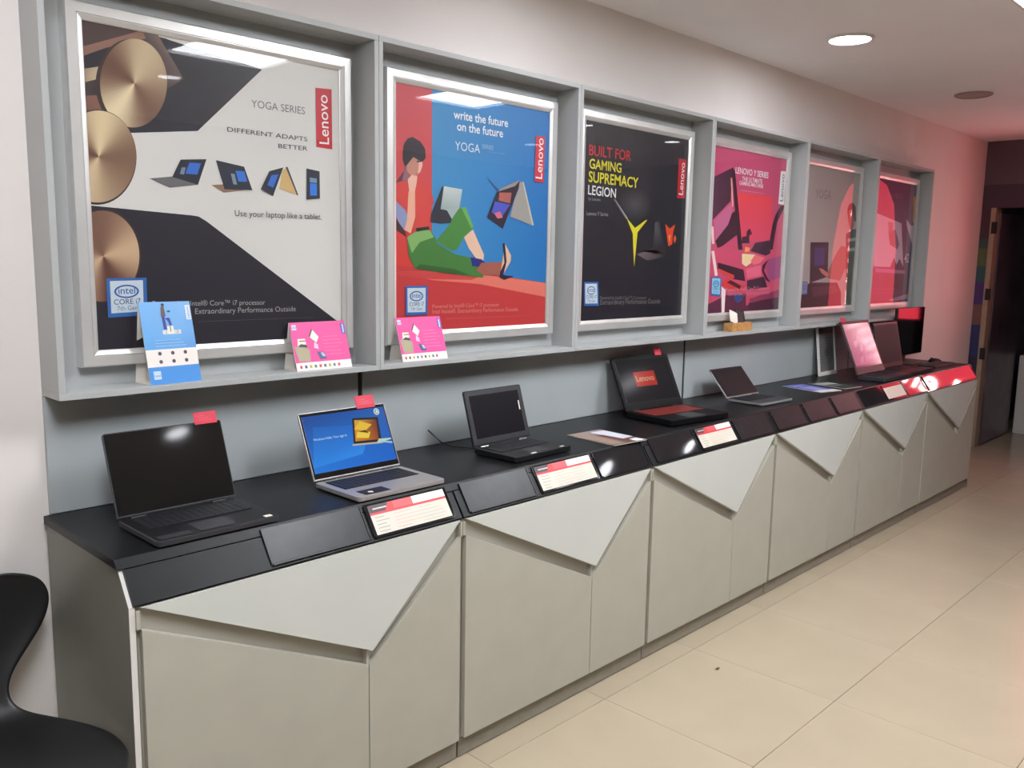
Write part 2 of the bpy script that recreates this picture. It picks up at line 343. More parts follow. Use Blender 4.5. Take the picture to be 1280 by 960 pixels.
  ['P',[(200,210,205),(190,205,200),(160,175,175),(150,165,165)],[[0.348,1.845],[0.437,1.84],[0.423,1.77],[0.332,1.759]]],
  ['P',(165,180,178),[[0.343,1.763],[0.423,1.773],[0.385,1.731]]],
  ['P',(52,52,62),[[0.332,1.764],[0.363,1.761],[0.387,1.731],[0.381,1.717],[0.326,1.712]]],
  ['P',(45,45,130),[[0.481,1.596],[0.538,1.589],[0.562,1.574],[0.545,1.559],[0.49,1.563]]],
  ['P',(165,95,80),[[0.538,1.576],[0.652,1.58],[0.646,1.529],[0.549,1.529],[0.511,1.546]]],
  ['P',(226,186,156),[[0.662,1.65],[0.697,1.606],[0.696,1.583],[0.65,1.526],[0.639,1.531]]],
  ['P',(52,32,62),[[0.651,1.651],[0.662,1.651],[0.673,1.582],[0.655,1.531],[0.683,1.527],[0.713,1.527],[0.709,1.523],[0.662,1.511],[0.635,1.521],[0.638,1.541],[0.661,1.577]]],
  ['P',(155,135,125),[[0.623,1.852],[0.739,1.896],[0.734,1.881],[0.632,1.838]]],
  ['P',(160,155,150),[[0.733,1.888],[0.76,1.89],[0.824,1.726],[0.814,1.725],[0.689,1.754]]],
  ['P',(205,195,170),[[0.754,1.89],[0.761,1.89],[0.824,1.726],[0.814,1.726]]],
  ['P',(48,34,52),[[0.614,1.842],[0.712,1.871],[0.739,1.894],[0.733,1.863],[0.649,1.707],[0.564,1.746]]],
  ['P',(175,95,85),[[0.628,1.841],[0.694,1.845],[0.687,1.804],[0.624,1.811]]],
  ['P',(75,85,190),[[0.604,1.807],[0.687,1.799],[0.641,1.749],[0.587,1.764]]],
  ['P',(215,110,130),[[0.601,1.762],[0.633,1.771],[0.648,1.749],[0.62,1.743]]],
  ['P',(60,95,150),[[0.559,1.892],[0.566,1.889],[0.628,1.851],[0.619,1.845]]],
  ['T', 'write the future', (240, 245, 250), [0.391, 2.085], [0.668, 2.087], 0, 2],
  ['T', 'on the future', (240, 245, 250), [0.408, 2.046], [0.642, 2.046], 0, 2],
  ['T', 'YOGA', (225, 235, 245), [0.399, 1.976], [0.523, 1.977], 0, 0],
  ['T', 'SERIES', (150, 190, 220), [0.532, 1.995], [0.592, 1.995], 0, 1],
  ['T', 'Windows 10 Home', (105, 160, 205), [0.562, 1.983], [0.658, 1.983], 0, 0],
  ['P',(205,45,60),[[0.825,2.072],[0.879,2.074],[0.876,1.895],[0.822,1.897]]],
  ['T', 'Lenovo', (245, 240, 240), [0.865, 1.909], [0.87, 2.066], 0, 1],
  ['T', 'Powered by Intel® Core™ i7 processor', (232, 140, 130), [0.295, 1.411], [0.635, 1.409], 0, 0],
  ['T', 'Intel Inside®. Extraordinary Performance Outside', (232, 140, 130), [0.295, 1.392], [0.739, 1.388], 0, 0],
  ['P',(215,100,95),[[0.361,1.372],[0.819,1.368],[0.819,1.367],[0.361,1.37]]],
  ['P',(50,105,180),[[0.171,1.492],[0.273,1.492],[0.271,1.389],[0.172,1.39]]],
  ['P',(205,218,228),[[0.18,1.485],[0.263,1.485],[0.262,1.399],[0.181,1.4]]],
  ['E',[0.221,1.456],[0.031,0.0],[0.0,0.018],(40,90,165),(40,90,165),0,'flat'],
  ['E',[0.221,1.456],[0.026,0.0],[0.0,0.014],(205,218,228),(205,218,228),0,'flat'],
  ['T', 'intel', (40, 90, 165), [0.2, 1.45], [0.242, 1.45], 0, 1],
  ['T', 'CORE i7', (60, 90, 130), [0.188, 1.422], [0.255, 1.422], 0, 1],
  ['T', '7th Gen', (90, 130, 170), [0.195, 1.406], [0.247, 1.406], 0, 0],
],
3: [
  ['P',(36,34,42),[[0.069,2.204],[0.986,2.312],[1.082,1.207],[0.109,1.258]]],
  ['E',[0.5,1.847],[0.129,0.008],[-0.005,0.074],(78,78,80),(36,34,42),0,'radial'],
  ['P',[(60,60,66),(150,150,155),(190,190,190),(60,60,66)],[[0.336,1.858],[0.347,1.861],[0.445,1.781],[0.431,1.775]]],
  ['P',(224,214,44),[[0.438,1.78],[0.447,1.776],[0.501,1.741],[0.583,1.78],[0.593,1.78],[0.522,1.722],[0.516,1.663],[0.505,1.567],[0.492,1.662],[0.486,1.715]]],
  ['P',[(90,90,96),(60,60,66),(36,34,42),(44,42,50)],[[0.656,1.772],[0.688,1.778],[0.748,1.65],[0.646,1.648]]],
  ['P',(222,70,40),[[0.74,1.768],[0.778,1.748],[0.823,1.77],[0.807,1.729],[0.804,1.675],[0.773,1.664],[0.76,1.704]]],
  ['P',(235,140,60),[[0.767,1.713],[0.79,1.722],[0.783,1.681]]],
  ['P',(235,90,50),[[0.822,1.72],[0.837,1.706],[0.825,1.679],[0.814,1.699]]],
  ['P',[(120,105,108),(96,84,88),(46,40,48),(90,82,86)],[[0.522,1.623],[0.644,1.651],[0.751,1.615],[0.605,1.596]]],
  ['P',(60,40,48),[[0.539,1.638],[0.748,1.65],[0.75,1.626],[0.648,1.624],[0.646,1.648]]],
  ['P',(190,35,50),[[0.829,2.078],[0.895,2.078],[0.894,1.896],[0.829,1.894]]],
  ['T', 'Lenovo', (235, 230, 230), [0.875, 1.91], [0.883, 2.062], 0, 1],
  ['T', 'BUILT FOR', (196, 44, 46), [0.158, 2.031], [0.452, 2.033], 0, 2],
  ['T', 'GAMING', (226, 216, 50), [0.162, 1.977], [0.385, 1.976], 0, 2],
  ['T', 'SUPREMACY', (226, 216, 50), [0.16, 1.921], [0.513, 1.919], 0, 2],
  ['T', 'LEGION', (232, 232, 232), [0.158, 1.869], [0.351, 1.866], 0, 2],
  ['T', 'by Lenovo', (150, 150, 152), [0.163, 1.845], [0.243, 1.845], 0, 0],
  ['T', 'Lenovo Y Series', (150, 150, 152), [0.153, 1.782], [0.3, 1.784], 0, 1],
  ['T', 'Powered by Intel® Core™ i7 processor', (120, 118, 122), [0.263, 1.423], [0.61, 1.417], 0, 0],
  ['T', 'Extraordinary Performance Outside', (120, 118, 122), [0.265, 1.4], [0.723, 1.395], 0, 0],
  ['P',(50,105,180),[[0.148,1.5],[0.246,1.499],[0.255,1.395],[0.153,1.397]]],
  ['P',(205,218,228),[[0.157,1.492],[0.237,1.492],[0.245,1.406],[0.161,1.407]]],
  ['E',[0.199,1.463],[0.029,0.0],[-0.001,0.018],(40,90,165),(40,90,165),0,'flat'],
  ['E',[0.199,1.463],[0.025,0.0],[-0.001,0.014],(205,218,228),(205,218,228),0,'flat'],
  ['T', 'intel', (40, 90, 165), [0.178, 1.457], [0.22, 1.457], 0, 1],
  ['T', 'CORE i7', (60, 90, 130), [0.167, 1.43], [0.236, 1.429], 0, 1],
  ['T', '7th Gen', (90, 130, 170), [0.176, 1.413], [0.229, 1.412], 0, 0],
],
4: [
  ['P',[(200,80,120),(200,85,120),(220,80,115),(225,85,115)],[[0.027,2.181],[1.007,2.208],[1.147,1.176],[0.112,1.227]]],
  ['P',[(236,75,85),(236,75,85),(226,80,110),(226,80,110)],[[0.373,1.958],[0.763,1.958],[0.792,1.717],[0.435,1.707]]],
  ['P',[(95,55,78),(70,42,60),(75,45,62),(95,55,78)],[[0.148,2.017],[0.331,2.08],[0.319,1.907],[0.156,1.804]]],
  ['P',(205,110,150),[[0.167,1.805],[0.326,1.899],[0.342,1.861],[0.308,1.788],[0.197,1.698]]],
  ['P',(66,40,54),[[0.191,1.701],[0.308,1.788],[0.343,1.849],[0.377,1.863],[0.425,1.747],[0.261,1.676],[0.217,1.666]]],
  ['P',(58,36,50),[[0.317,2.079],[0.35,2.063],[0.47,1.662],[0.425,1.661],[0.363,1.886]]],
  ['P',(250,190,170),[[0.311,2.025],[0.321,2.025],[0.351,1.885],[0.339,1.879]]],
  ['P',(70,40,56),[[0.91,1.922],[0.863,1.913],[0.808,1.859],[0.781,1.807],[0.751,1.668],[0.801,1.669],[0.834,1.822],[0.916,1.915]]],
  ['P',(72,42,60),[[0.504,1.762],[0.534,1.777],[0.562,1.749],[0.532,1.738],[0.539,1.698],[0.456,1.696],[0.459,1.73],[0.501,1.734]]],
  ['P',(250,225,175),[[0.466,1.641],[0.606,1.639],[0.61,1.609],[0.513,1.573],[0.471,1.589]]],
  ['P',(245,120,130),[[0.606,1.639],[0.719,1.623],[0.663,1.593],[0.6,1.583],[0.56,1.602]]],
  ['P',(255,170,90),[[0.495,1.679],[0.545,1.674],[0.541,1.655],[0.492,1.651]]],
  ['P',(74,46,66),[[0.599,1.702],[0.754,1.72],[0.778,1.649],[0.727,1.635],[0.554,1.657]]],
  ['P',(240,110,140),[[0.514,1.561],[0.677,1.583],[0.687,1.525],[0.532,1.508]]],
  ['P',(66,38,56),[[0.533,1.498],[0.718,1.52],[0.765,1.458],[0.539,1.448]]],
  ['P',(60,34,50),[[0.225,1.593],[0.49,1.557],[0.515,1.495],[0.373,1.508],[0.229,1.551]]],
  ['P',(228,70,70),[[0.234,1.563],[0.395,1.527],[0.397,1.511],[0.361,1.508],[0.312,1.527],[0.229,1.551]]],
  ['P',(226,66,66),[[0.275,1.488],[0.326,1.512],[0.511,1.47],[0.521,1.439],[0.454,1.434],[0.283,1.472]]],
  ['P',(90,34,50),[[0.322,1.49],[0.362,1.502],[0.474,1.471],[0.464,1.452]]],
  ['P',(70,40,60),[[0.697,1.584],[0.766,1.617],[0.73,1.584],[0.714,1.552],[0.796,1.484],[0.74,1.501],[0.691,1.552]]],
  ['P',(170,80,130),[[0.766,1.617],[0.928,1.642],[0.943,1.52],[0.781,1.494],[0.734,1.572]]],
  ['P',(96,44,72),[[0.323,1.423],[0.528,1.432],[0.536,1.363],[0.931,1.393],[0.95,1.244],[0.131,1.278],[0.122,1.373]]],
  ['P',(150,56,92),[[0.569,1.4],[0.911,1.447],[0.916,1.406],[0.572,1.375]]],
  ['P',(80,36,60),[[0.56,1.375],[0.93,1.406],[0.94,1.325],[0.564,1.337]]],
  ['P',(50,80,140),[[0.406,1.428],[0.478,1.433],[0.497,1.395],[0.447,1.378],[0.409,1.397]]],
  ['P',(255,225,225),[[0.156,1.648],[0.183,1.652],[0.229,1.527],[0.203,1.523]]],
  ['P',(255,235,235),[[0.271,1.47],[0.314,1.451],[0.314,1.335],[0.285,1.331]]],
  ['P',(255,205,210),[[0.145,1.773],[0.165,1.774],[0.182,1.686],[0.158,1.686]]],
  ['T', 'LENOVO Y SERIES', (250, 235, 245), [0.353, 2.053], [0.701, 2.053], 0, 2],
  ['T', 'THE ULTIMATE', (250, 225, 235), [0.424, 2.019], [0.637, 2.02], 0, 2],
  ['T', 'GAMING MACHINE', (250, 225, 235), [0.398, 1.997], [0.65, 1.996], 0, 2],
  ['P',(240,150,165),[[0.413,1.971],[0.656,1.969],[0.657,1.967],[0.413,1.969]]],
  ['P',(236,232,235),[[0.839,2.103],[0.903,2.105],[0.897,1.921],[0.832,1.923]]],
  ['T', 'Lenovo', (60, 50, 60), [0.883, 1.939], [0.885, 2.088], 0, 1],
  ['T', 'Powered by Intel® Core™ i7 processor', (235, 150, 175), [0.315, 1.441], [0.787, 1.447], 0, 0],
  ['T', 'Extraordinary Performance Outside', (225, 140, 165), [0.347, 1.42], [0.79, 1.422], 0, 0],
  ['P',(50,105,180),[[0.168,1.52],[0.265,1.517],[0.267,1.417],[0.17,1.425]]],
  ['P',(150,215,245),[[0.176,1.513],[0.256,1.511],[0.258,1.428],[0.178,1.434]]],
  ['E',[0.217,1.484],[0.029,0.0],[-0.002,0.017],(40,90,165),(40,90,165),0,'flat'],
  ['E',[0.217,1.484],[0.024,0.0],[-0.002,0.013],(150,215,245),(150,215,245),0,'flat'],
  ['T', 'intel', (40, 90, 165), [0.196, 1.48], [0.237, 1.478], 0, 1],
  ['T', 'CORE i7', (60, 90, 130), [0.185, 1.454], [0.251, 1.45], 0, 1],
  ['T', '7th Gen', (90, 130, 170), [0.193, 1.438], [0.243, 1.435], 0, 0],
],
5: [
  ['P',(176,166,162),[[0.042,2.206],[1.023,2.255],[1.215,1.22],[0.172,1.26]]],
  ['T', 'YOGA', (140, 125, 130), [0.287, 1.984], [0.502, 1.986], 0, 0],
  ['P',(58,36,48),[[0.29,1.483],[0.672,1.48],[0.739,1.418],[0.758,1.306],[0.175,1.322],[0.16,1.427]]],
  ['P',(46,34,54),[[0.262,1.722],[0.51,1.729],[0.529,1.517],[0.288,1.48]]],
  ['P',(58,52,120),[[0.323,1.693],[0.462,1.693],[0.468,1.589],[0.335,1.581]]],
  ['P',(92,56,62),[[0.318,1.456],[0.648,1.464],[0.708,1.419],[0.339,1.392]]],
  ['P',(160,100,92),[[0.396,1.57],[0.522,1.546],[0.607,1.639],[0.691,1.712],[0.792,1.703],[0.81,1.597],[0.709,1.491],[0.54,1.506]]],
  ['P',(210,120,110),[[0.398,1.57],[0.457,1.564],[0.552,1.53],[0.514,1.514],[0.437,1.541]]],
  ['P',(60,66,62),[[0.752,1.785],[0.852,1.821],[0.912,1.823],[0.94,1.598],[0.909,1.301],[0.838,1.303],[0.776,1.641]]],
  ['P',(160,170,155),[[0.783,1.758],[0.916,1.77],[0.919,1.75],[0.786,1.737]]],
  ['P',(160,170,155),[[0.782,1.697],[0.922,1.706],[0.922,1.685],[0.786,1.675]]],
  ['P',(110,120,80),[[0.891,1.598],[0.935,1.598],[0.918,1.381],[0.879,1.382]]],
  ['P',(170,95,85),[[0.766,1.95],[0.826,1.975],[0.863,1.944],[0.87,1.844],[0.823,1.804],[0.776,1.863]]],
  ['P',(60,30,36),[[0.747,1.938],[0.767,1.974],[0.824,1.986],[0.871,1.964],[0.888,1.867],[0.859,1.877],[0.82,1.947],[0.769,1.933],[0.773,1.862]]],
  ['P',(50,105,180),[[0.172,1.491],[0.259,1.486],[0.261,1.413],[0.179,1.408]]],
  ['P',(140,150,175),[[0.18,1.485],[0.252,1.481],[0.253,1.42],[0.185,1.417]]],
  ['E',[0.217,1.461],[0.026,0.0],[-0.002,0.014],(40,90,165),(40,90,165),0,'flat'],
  ['E',[0.217,1.461],[0.022,0.0],[-0.002,0.011],(140,150,175),(140,150,175),0,'flat'],
  ['T', 'intel', (40, 90, 165), [0.199, 1.457], [0.235, 1.456], 0, 1],
  ['T', 'CORE i7', (60, 90, 130), [0.19, 1.435], [0.247, 1.436], 0, 1],
  ['T', '7th Gen', (90, 130, 170), [0.197, 1.422], [0.24, 1.424], 0, 0],
],
6: [
  ['P',[(66,44,96),(52,36,84),(40,30,66),(70,40,92)],[[0.005,2.218],[1.127,2.254],[1.389,1.158],[0.192,1.205]]],
  ['T', 'YOGA BOOK', (120, 100, 150), [0.364, 2.051], [0.657, 2.06], 0, 0],
  ['P',(198,198,224),[[0.204,1.942],[0.668,1.891],[0.766,1.58],[0.231,1.585]]],
  ['P',(90,92,115),[[0.438,1.826],[0.566,1.844],[0.657,1.742],[0.625,1.707],[0.485,1.738]]],
  ['P',(120,120,140),[[0.425,1.892],[0.512,1.89],[0.519,1.829],[0.444,1.826]]],
  ['P',(50,36,80),[[0.518,1.575],[0.577,1.65],[0.632,1.599],[0.684,1.644],[0.776,1.577]]],
  ['P',(150,120,180),[[0.26,1.574],[0.795,1.559],[0.8,1.536],[0.266,1.547]]],
  ['P',(38,28,60),[[0.41,1.53],[0.8,1.536],[0.826,1.418],[0.429,1.434]]],
  ['T', '42', (210, 210, 230), [0.776, 1.617], [0.865, 1.618], 0, 1],
  ['P',(226,160,70),[[0.853,2.089],[0.919,2.093],[0.927,1.901],[0.878,1.905]]],
  ['P',(196,188,208),[[0.754,1.923],[0.851,1.881],[0.92,1.889],[0.943,1.702],[0.855,1.794],[0.763,1.883]]],
  ['P',(120,70,110),[[0.232,1.431],[0.637,1.432],[0.638,1.428],[0.233,1.428]]],
  ['P',(120,70,110),[[0.237,1.403],[0.673,1.402],[0.674,1.399],[0.238,1.4]]],
  ['P',(160,150,180),[[0.533,1.353],[0.927,1.393],[0.935,1.357],[0.626,1.337]]],
],
}

# ================================================================ setting
H = 2.66
f = struct(MB().box(-4.6, -4.75, -.06, 9.2, .3, -.006).build('floor', M['grout']))
tile_me = {}
for i in range(-7, 15):
    for j in range(-8, 1):
        x0 = .046 + .6 * i; y1 = .6 * j
        if x0 < -4.3 or y1 > 0: continue
        t = MB().box(x0 + .0008, y1 - .5992 + 0, -.006, x0 + .5992, y1 - .0008, 0)
        if 'm' not in tile_me:
            o = MB().box(.0008, -.5992, -.006, .5992, -.0008, 0).build('tile', M['tile'], f, bevel=.0008); tile_me['m'] = o.data
        else:
            o = bpy.data.objects.new('tile', tile_me['m']); COL.objects.link(o); o.parent = f
            b = o.modifiers.new('bevel', 'BEVEL'); b.width = .0008; b.segments = 1
        o.location = (x0, y1, 0)
struct(MB().box(-4.6, .015, -.05, 6.6, .25, H + .1).build('wall_back', M['wall']))
struct(MB().box(-4.75, -4.75, -.05, -4.6, .25, H + .1).build('wall_left', M['wall']))
struct(MB().box(-4.75, -4.9, -.05, 9.3, -4.75, H + .1).build('wall_front', M['far']))
OY0, OY1, OZ = -.062, -1.12, 2.10
struct(MB().box(6.6, OY0, 0, 6.72, .25, H + .1).box(6.6, -4.75, 0, 6.72, OY1, H + .1).box(6.6, OY1, OZ, 6.72, OY0, H + .1).build('wall_end', M['mural']))
# ceiling openings: two light panels and one added to brighten the left wall
PAN = [(-1.75, -1.15), (.40, 1.0), (2.10, 2.70)]; PY0, PY1 = -2.38, -1.28
c = MB(); c.box(-4.7, PY1, H, 9.3, .25, H + .1); c.box(-4.7, -4.85, H, 9.3, PY0, H + .1)
xs = [-4.7] + [v for p in PAN for v in p] + [9.3]
for k in range(0, len(xs), 2): c.box(xs[k], PY0, H, xs[k + 1], PY1, H + .1)
struct(c.build('ceiling', M['ceil']))
# passage behind the end wall
struct(MB().box(6.72, .1, 0, 9.2, .25, H + .1).build('wall_passage_side', M['dark_door']))
struct(MB().box(9.05, -4.75, 0, 9.2, .1, H + .1).build('wall_passage_end', M['dark_door']))
# door frame and open leaf
fr = struct(MB().box(6.585, OY0 - .042, 0, 6.74, OY0, OZ).box(6.585, OY1, 0, 6.74, OY1 + .042, OZ).build('door_1', M['postwood'], bevel=.003))
MB().box(6.7, -.118, .012, 7.56, -.076, 2.06).build('door_leaf', M['dark_door'], fr, bevel=.003)
for z in (1.93, 1.36, .84):
    MB().box(6.578, -.112, z - .05, 6.588, -.078, z + .05).cyl((6.585, -.112, z - .05), (6.585, -.112, z + .05), .008).build('hinge', M['rubber'], fr)
t = thing('storage_cabinet', 'pale low cabinet beyond the open dark door at far right', 'cabinet', (7.9, -.5, 0))
MB().box(-.28, -.4, 0, .3, .36, .76).build('body', M['whiteplastic'], t, bevel=.006)
MB().box(-.292, -.39, .03, -.281, -.02, .74).build('door', M['whiteplastic'], t, bevel=.002)
MB().box(-.292, -.015, .03, -.281, .35, .74).build('door', M['whiteplastic'], t, bevel=.002)

# ---------------------------------------------------------------- ceiling lights
for k, (a, b) in enumerate(PAN):
    t = thing('ceiling_panel_light', ('added white ceiling light panel that brightens the left wall', 'rectangular white ceiling light panel mirrored in the bronze poster', 'rectangular white ceiling light panel farther along towards the door')[k], 'ceiling light', ((a + b) / 2, (PY0 + PY1) / 2, H), group='rectangular ceiling light panels')
    hx = (b - a) / 2; hy = (PY1 - PY0) / 2
    MB().box(-hx + .012, -hy + .012, .012, hx - .012, hy - .012, .02).build('diffuser', M['glow'], t)
    q = MB().box(-hx, -hy, -.004, hx, -hy + .014, .03).box(-hx, hy - .014, -.004, hx, hy, .03).box(-hx, -hy + .014, -.004, -hx + .014, hy - .014, .03).box(hx - .014, -hy + .014, -.004, hx, hy - .014, .03)
    q.build('frame', M['whiteplastic'], t)
def downlight(x, y, on, label, r=.098, kind=None):
    t = thing('downlight', label, 'ceiling light', (x, y, H), group='round ceiling downlights')
    n = 32; q = MB(); P = []
    prof = [(r + .012, 0), (r + .010, -.008), (r, -.012), (r - .006, -.008), (r - .006, 0)]
    vs = [(a * math.cos(2 * PI * i / n), a * math.sin(2 * PI * i / n), z) for a, z in prof for i in range(n)]; m = len(prof)
    fs = [(j * n + i, j * n + (i + 1) % n, ((j + 1) % m) * n + (i + 1) % n, ((j + 1) % m) * n + i) for j in range(m) for i in range(n)]
    q.add(vs, fs).build('trim_ring', M['whiteplastic'] if on else M['frost'], t, smooth=True)
    MB().cyl((0, 0, -.001), (0, 0, -.006), r - .007, n=32).build('diffuser', M[kind or ('glow2' if y > -1 else 'glow3')] if on else M['frost'], t)
downlight(2.461, -.545, True, 'lit round downlight in the ceiling at upper right')
downlight(.641, -.548, True, 'lit round downlight above the red and blue poster')
downlight(-1.18, -.55, True, 'lit round downlight left of the bronze poster')
downlight(4.282, -.552, False, 'unlit round downlight in the ceiling near the far end')
downlight(3.72, -2.22, True, 'lit round downlight mirrored in the black price holder', .092, 'glow4')
downlight(4.95, -2.20, True, 'lit round downlight mirrored in the third counter price holder', .075, 'glow4')
downlight(.72, -2.99, True, 'lit round downlight mirrored in the bronze poster glass', .075, 'glow4')
downlight(4.34, -3.33, True, 'lit round downlight mirrored in the blue poster glass', .09)
downlight(8.1, -1.3, True, 'added round downlight that brightens the dark passage beyond the door')  # extra lamp added to brighten the passage and its pale cabinet
downlight(-1.6, -3.2, True, 'lit round downlight behind the photographer', .09)

# red backlit sign (seen mirrored in the posters and price holders)
t = thing('illuminated_sign', 'tall red illuminated sign with white lettering beside the far door', 'sign', (6.42, -1.03, 0))
n = 14; o = []
for i in range(n + 1):
    a = math.radians(-90 + 180 * i / n); o.append((-.06 * math.cos(a), .30 * math.sin(a)))
o.append((.04, .30)); o.append((.04, -.30))
q = MB(); lv = [(1.12, 1), (1.75, .96), (2.15, .8), (2.32, .55), (2.38, .3)]
vs = [(x, y * s, z) for z, s in lv for x, y in o]; m = len(o)
fs = [(j * m + i, j * m + (i + 1) % m, (j + 1) * m + (i + 1) % m, (j + 1) * m + i) for j in range(len(lv) - 1) for i in range(m)] + [tuple(range(m)), tuple(range((len(lv) - 1) * m, len(lv) * m))]
q.add(vs, fs).build('light_box', M['redglow'], t, smooth=False)
MB().box(.0401, -.31, 1.0, .08, .31, 2.2).build('back_housing', M['black'], t, bevel=.01)
MB().box(-.06, -.31, 0, .08, .31, 1.115).build('plinth', M['black'], t, bevel=.01)
vs, fs = text_polys('Lenovo', 2)
wd = max(v[0] for v in vs); k = .95 / wd
MB().add([(-.066, -.10 + y * k, 1.2 + x * k) for x, y in vs], fs).build('lettering', M['whiteglow'], t)

# ================================================================ display counters
YF, ZS, YT, ZT = -.527, .803, -.461, .90
names = ['nearest', 'second', 'third', 'fourth', 'fifth', 'farthest']
sl = Vector((0, YF - YT, ZS - ZT)).normalized(); nr = Vector((0, -.827, .5626))
for k in range(6):
    x = k - 1
    desc = ['nearest the camera, with dark grey end panel', 'second from the camera', 'third from the camera', 'fourth from the camera, under three empty price holders', 'fifth from the camera, under a cream card', 'farthest, beside the pink lit wall'][k]
    t = thing('display_counter', 'grey counter with white triangle front, ' + desc, 'counter', (x, 0, 0), group='display counters along the wall')
    MB().box(.004, -.5085, .07, .996, 0, .80).build('carcass', M['recess'], t)
    y0, y1 = YF, YF + .018
    ld = [(.012, .074), (.6405, .074), (.6405, .4475), (.012, .745)]
    rd = [(.6435, .074), (.990, .074), (.990, .745), (.6435, .4475)]
    MB().prism([(a, y0, b) for a, b in ld], [(a, y1, b) for a, b in ld]).build('door', M['laminate'], t, bevel=.0012)
    MB().prism([(a, y0, b) for a, b in rd], [(a, y1, b) for a, b in rd]).build('door', M['laminate'], t, bevel=.0012)
    tr = [(.012, .798, -.528), (.988, .798, -.528), (.645, .493, -.541)]
    MB().prism([(a, c, b) for a, b, c in tr], [(a, c + .016, b - .002) for a, b, c in tr]).build('triangle_panel', M['white_lam'], t, bevel=.001)
    for x_, z_ in ((.6335, .448), (.0015, .746), (.9895, .746)):
        MB().box(x_, -.5255, z_, x_ + .0085, -.5087, z_ + .044).build('spacer_block', M['laminate'], t)
    MB().box(.003, -.507, .004, .997, -.489, .068).build('kick_board', M['kick'], t, bevel=.001)
    # sloping black board
    a = Vector((0, YT, ZT)) + sl * .0275; b = Vector((0, YF, ZS + .001)); g = nr * -.014
    g0 = .003 if k else -.004
    P = [(g0, a.y, a.z), (g0, b.y, b.z), (g0, (b + g).y, (b + g).z), (g0, (a + g).y, (a + g).z)]
    MB().prism(P, [(.997, p[1], p[2]) for p in P]).build('sloped_board', M['black_lam'] if k < 5 else M['acrylic'], t, bevel=.0012)
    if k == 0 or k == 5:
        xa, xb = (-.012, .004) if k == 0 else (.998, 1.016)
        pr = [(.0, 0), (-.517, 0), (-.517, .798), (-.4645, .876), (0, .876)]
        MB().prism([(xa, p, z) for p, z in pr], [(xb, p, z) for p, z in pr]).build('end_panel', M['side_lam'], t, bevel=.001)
        if k == 0:
            pe = [(-.5175, .0), (-.5195, .0), (-.5195, .799), (-.4670, .877), (-.4650, .876), (-.5175, .798)]
            MB().prism([(xa - .0004, p, z) for p, z in pe], [(xb - .003, p, z) for p, z in pe]).build('edge_band', M['whiteplastic'], t)
yb = YT + sl.y / sl.z * -.022
t = MB().prism([(-1.018, p, z) for p, z in ((0, ZT - .022), (yb, ZT - .022), (YT, ZT), (0, ZT))], [(5.02, p, z) for p, z in ((0, ZT - .022), (yb, ZT - .022), (YT, ZT), (0, ZT))]).build('worktop', M['black_lam'], bevel=.0015)
tag(t, 'long black worktop running the length of all the counters under the laptops', 'worktop')
JOINTS = []
for k, (a, b) in enumerate([(-1.0, -.009), (.009, 1.991), (2.009, 3.991), (4.009, 5.0)]):
    o = MB().box(a, -.001, .901, b, .014, 1.216).build('back_panel', M['back_lam'], bevel=.001)
    tag(o, 'grey laminate back panel above the worktop, ' + ['leftmost, behind the black laptop with red tag', 'behind the blue screen laptop and small black laptop', 'behind the gaming laptop screen and framed notice', 'at the far end behind the monitor'][k], 'panel', 'back panels between worktop and poster boxes')
    if k < 3: MB().box(b - .0005, .004, .901, b + .0175, .0135, 1.216).build('gap_shade_strip', M['rubber'], o)  # dark strip added to stand in for the shade inside the gap

# ================================================================ poster boxes
ART_NAMES = ['bronze hinges and white laptop poster', 'red and blue poster of a seated woman', 'black gaming poster with yellow Y mark', 'pink red gaming desktop poster', 'beige poster with a figure and dark laptop', 'dark purple poster with a white tablet']
Z0, Z1, YC = 1.218, 2.283, -.114
for k in range(6):
    t = thing('poster_box', 'grey open wall box around the ' + ART_NAMES[k], 'wall box', (k - 1, 0, Z0), group='grey wall boxes holding the posters')
    h = Z1 - Z0; th = .017
    MB().box(.0006, YC, 0, .9994, .014, th).build('bottom_board', M['grey_lam'], t, bevel=.001)
    MB().box(.0006, YC, h - th, .9994, .014, h).build('top_board', M['grey_lam'], t, bevel=.001)
    MB().box(.0006, YC, th, th, .014, h - th).build('side_board', M['grey_lam'], t, bevel=.001)
    MB().box(1 - th, YC, th, .9994, .014, h - th).build('side_board', M['grey_lam'], t, bevel=.001)
    MB().box(th, 0, th, 1 - th, .012, h - th).build('back_board', M['grey_lam'], t)
    t = thing('framed_poster', 'silver snap frame with clear cover holding the ' + ART_NAMES[k], 'poster', (k - 1, 0, 1.288), group='framed posters in the wall boxes')
    U0, U1, V0, V1 = .086, .949, 0, .927
    prof = [(0, 0), (0, .032), (.004, .040), (.028, .041), (.0285, .037), (.031, .037), (.0315, .040), (.043, .0355), (.045, .034), (.045, 0)]
    cor = [(U0, V0, 1, 1), (U1, V0, -1, 1), (U1, V1, -1, -1), (U0, V1, 1, -1)]
    for e in range(4):
        A = cor[e]; B = cor[(e + 1) % 4]
        MB().prism([(A[0] + A[2] * d_, -h_, A[1] + A[3] * d_) for d_, h_ in prof], [(B[0] + B[2] * d_, -h_, B[1] + B[3] * d_) for d_, h_ in prof]).build('frame_rail', M['alu'], t)
    a = Art(U0 + .03, V0 + .03 + 1.288, U1 - .03, V1 - .03 + 1.288, at(0, -.031, -1.288) @ UP)
    for it in ART[k + 1]:
        if it[0] == 'P': a.poly(it[2], it[1])
        elif it[0] == 'T': a.text(it[1], it[2], it[3], it[4], it[5], it[6])
        else: a.oval(*it[1:])
    a.build('poster', M['print'], t)
    MB().box(U0 + .043, -.0365, V0 + .043, U1 - .043, -.0355, V1 - .043).build('clear_cover', M['pane'], t)

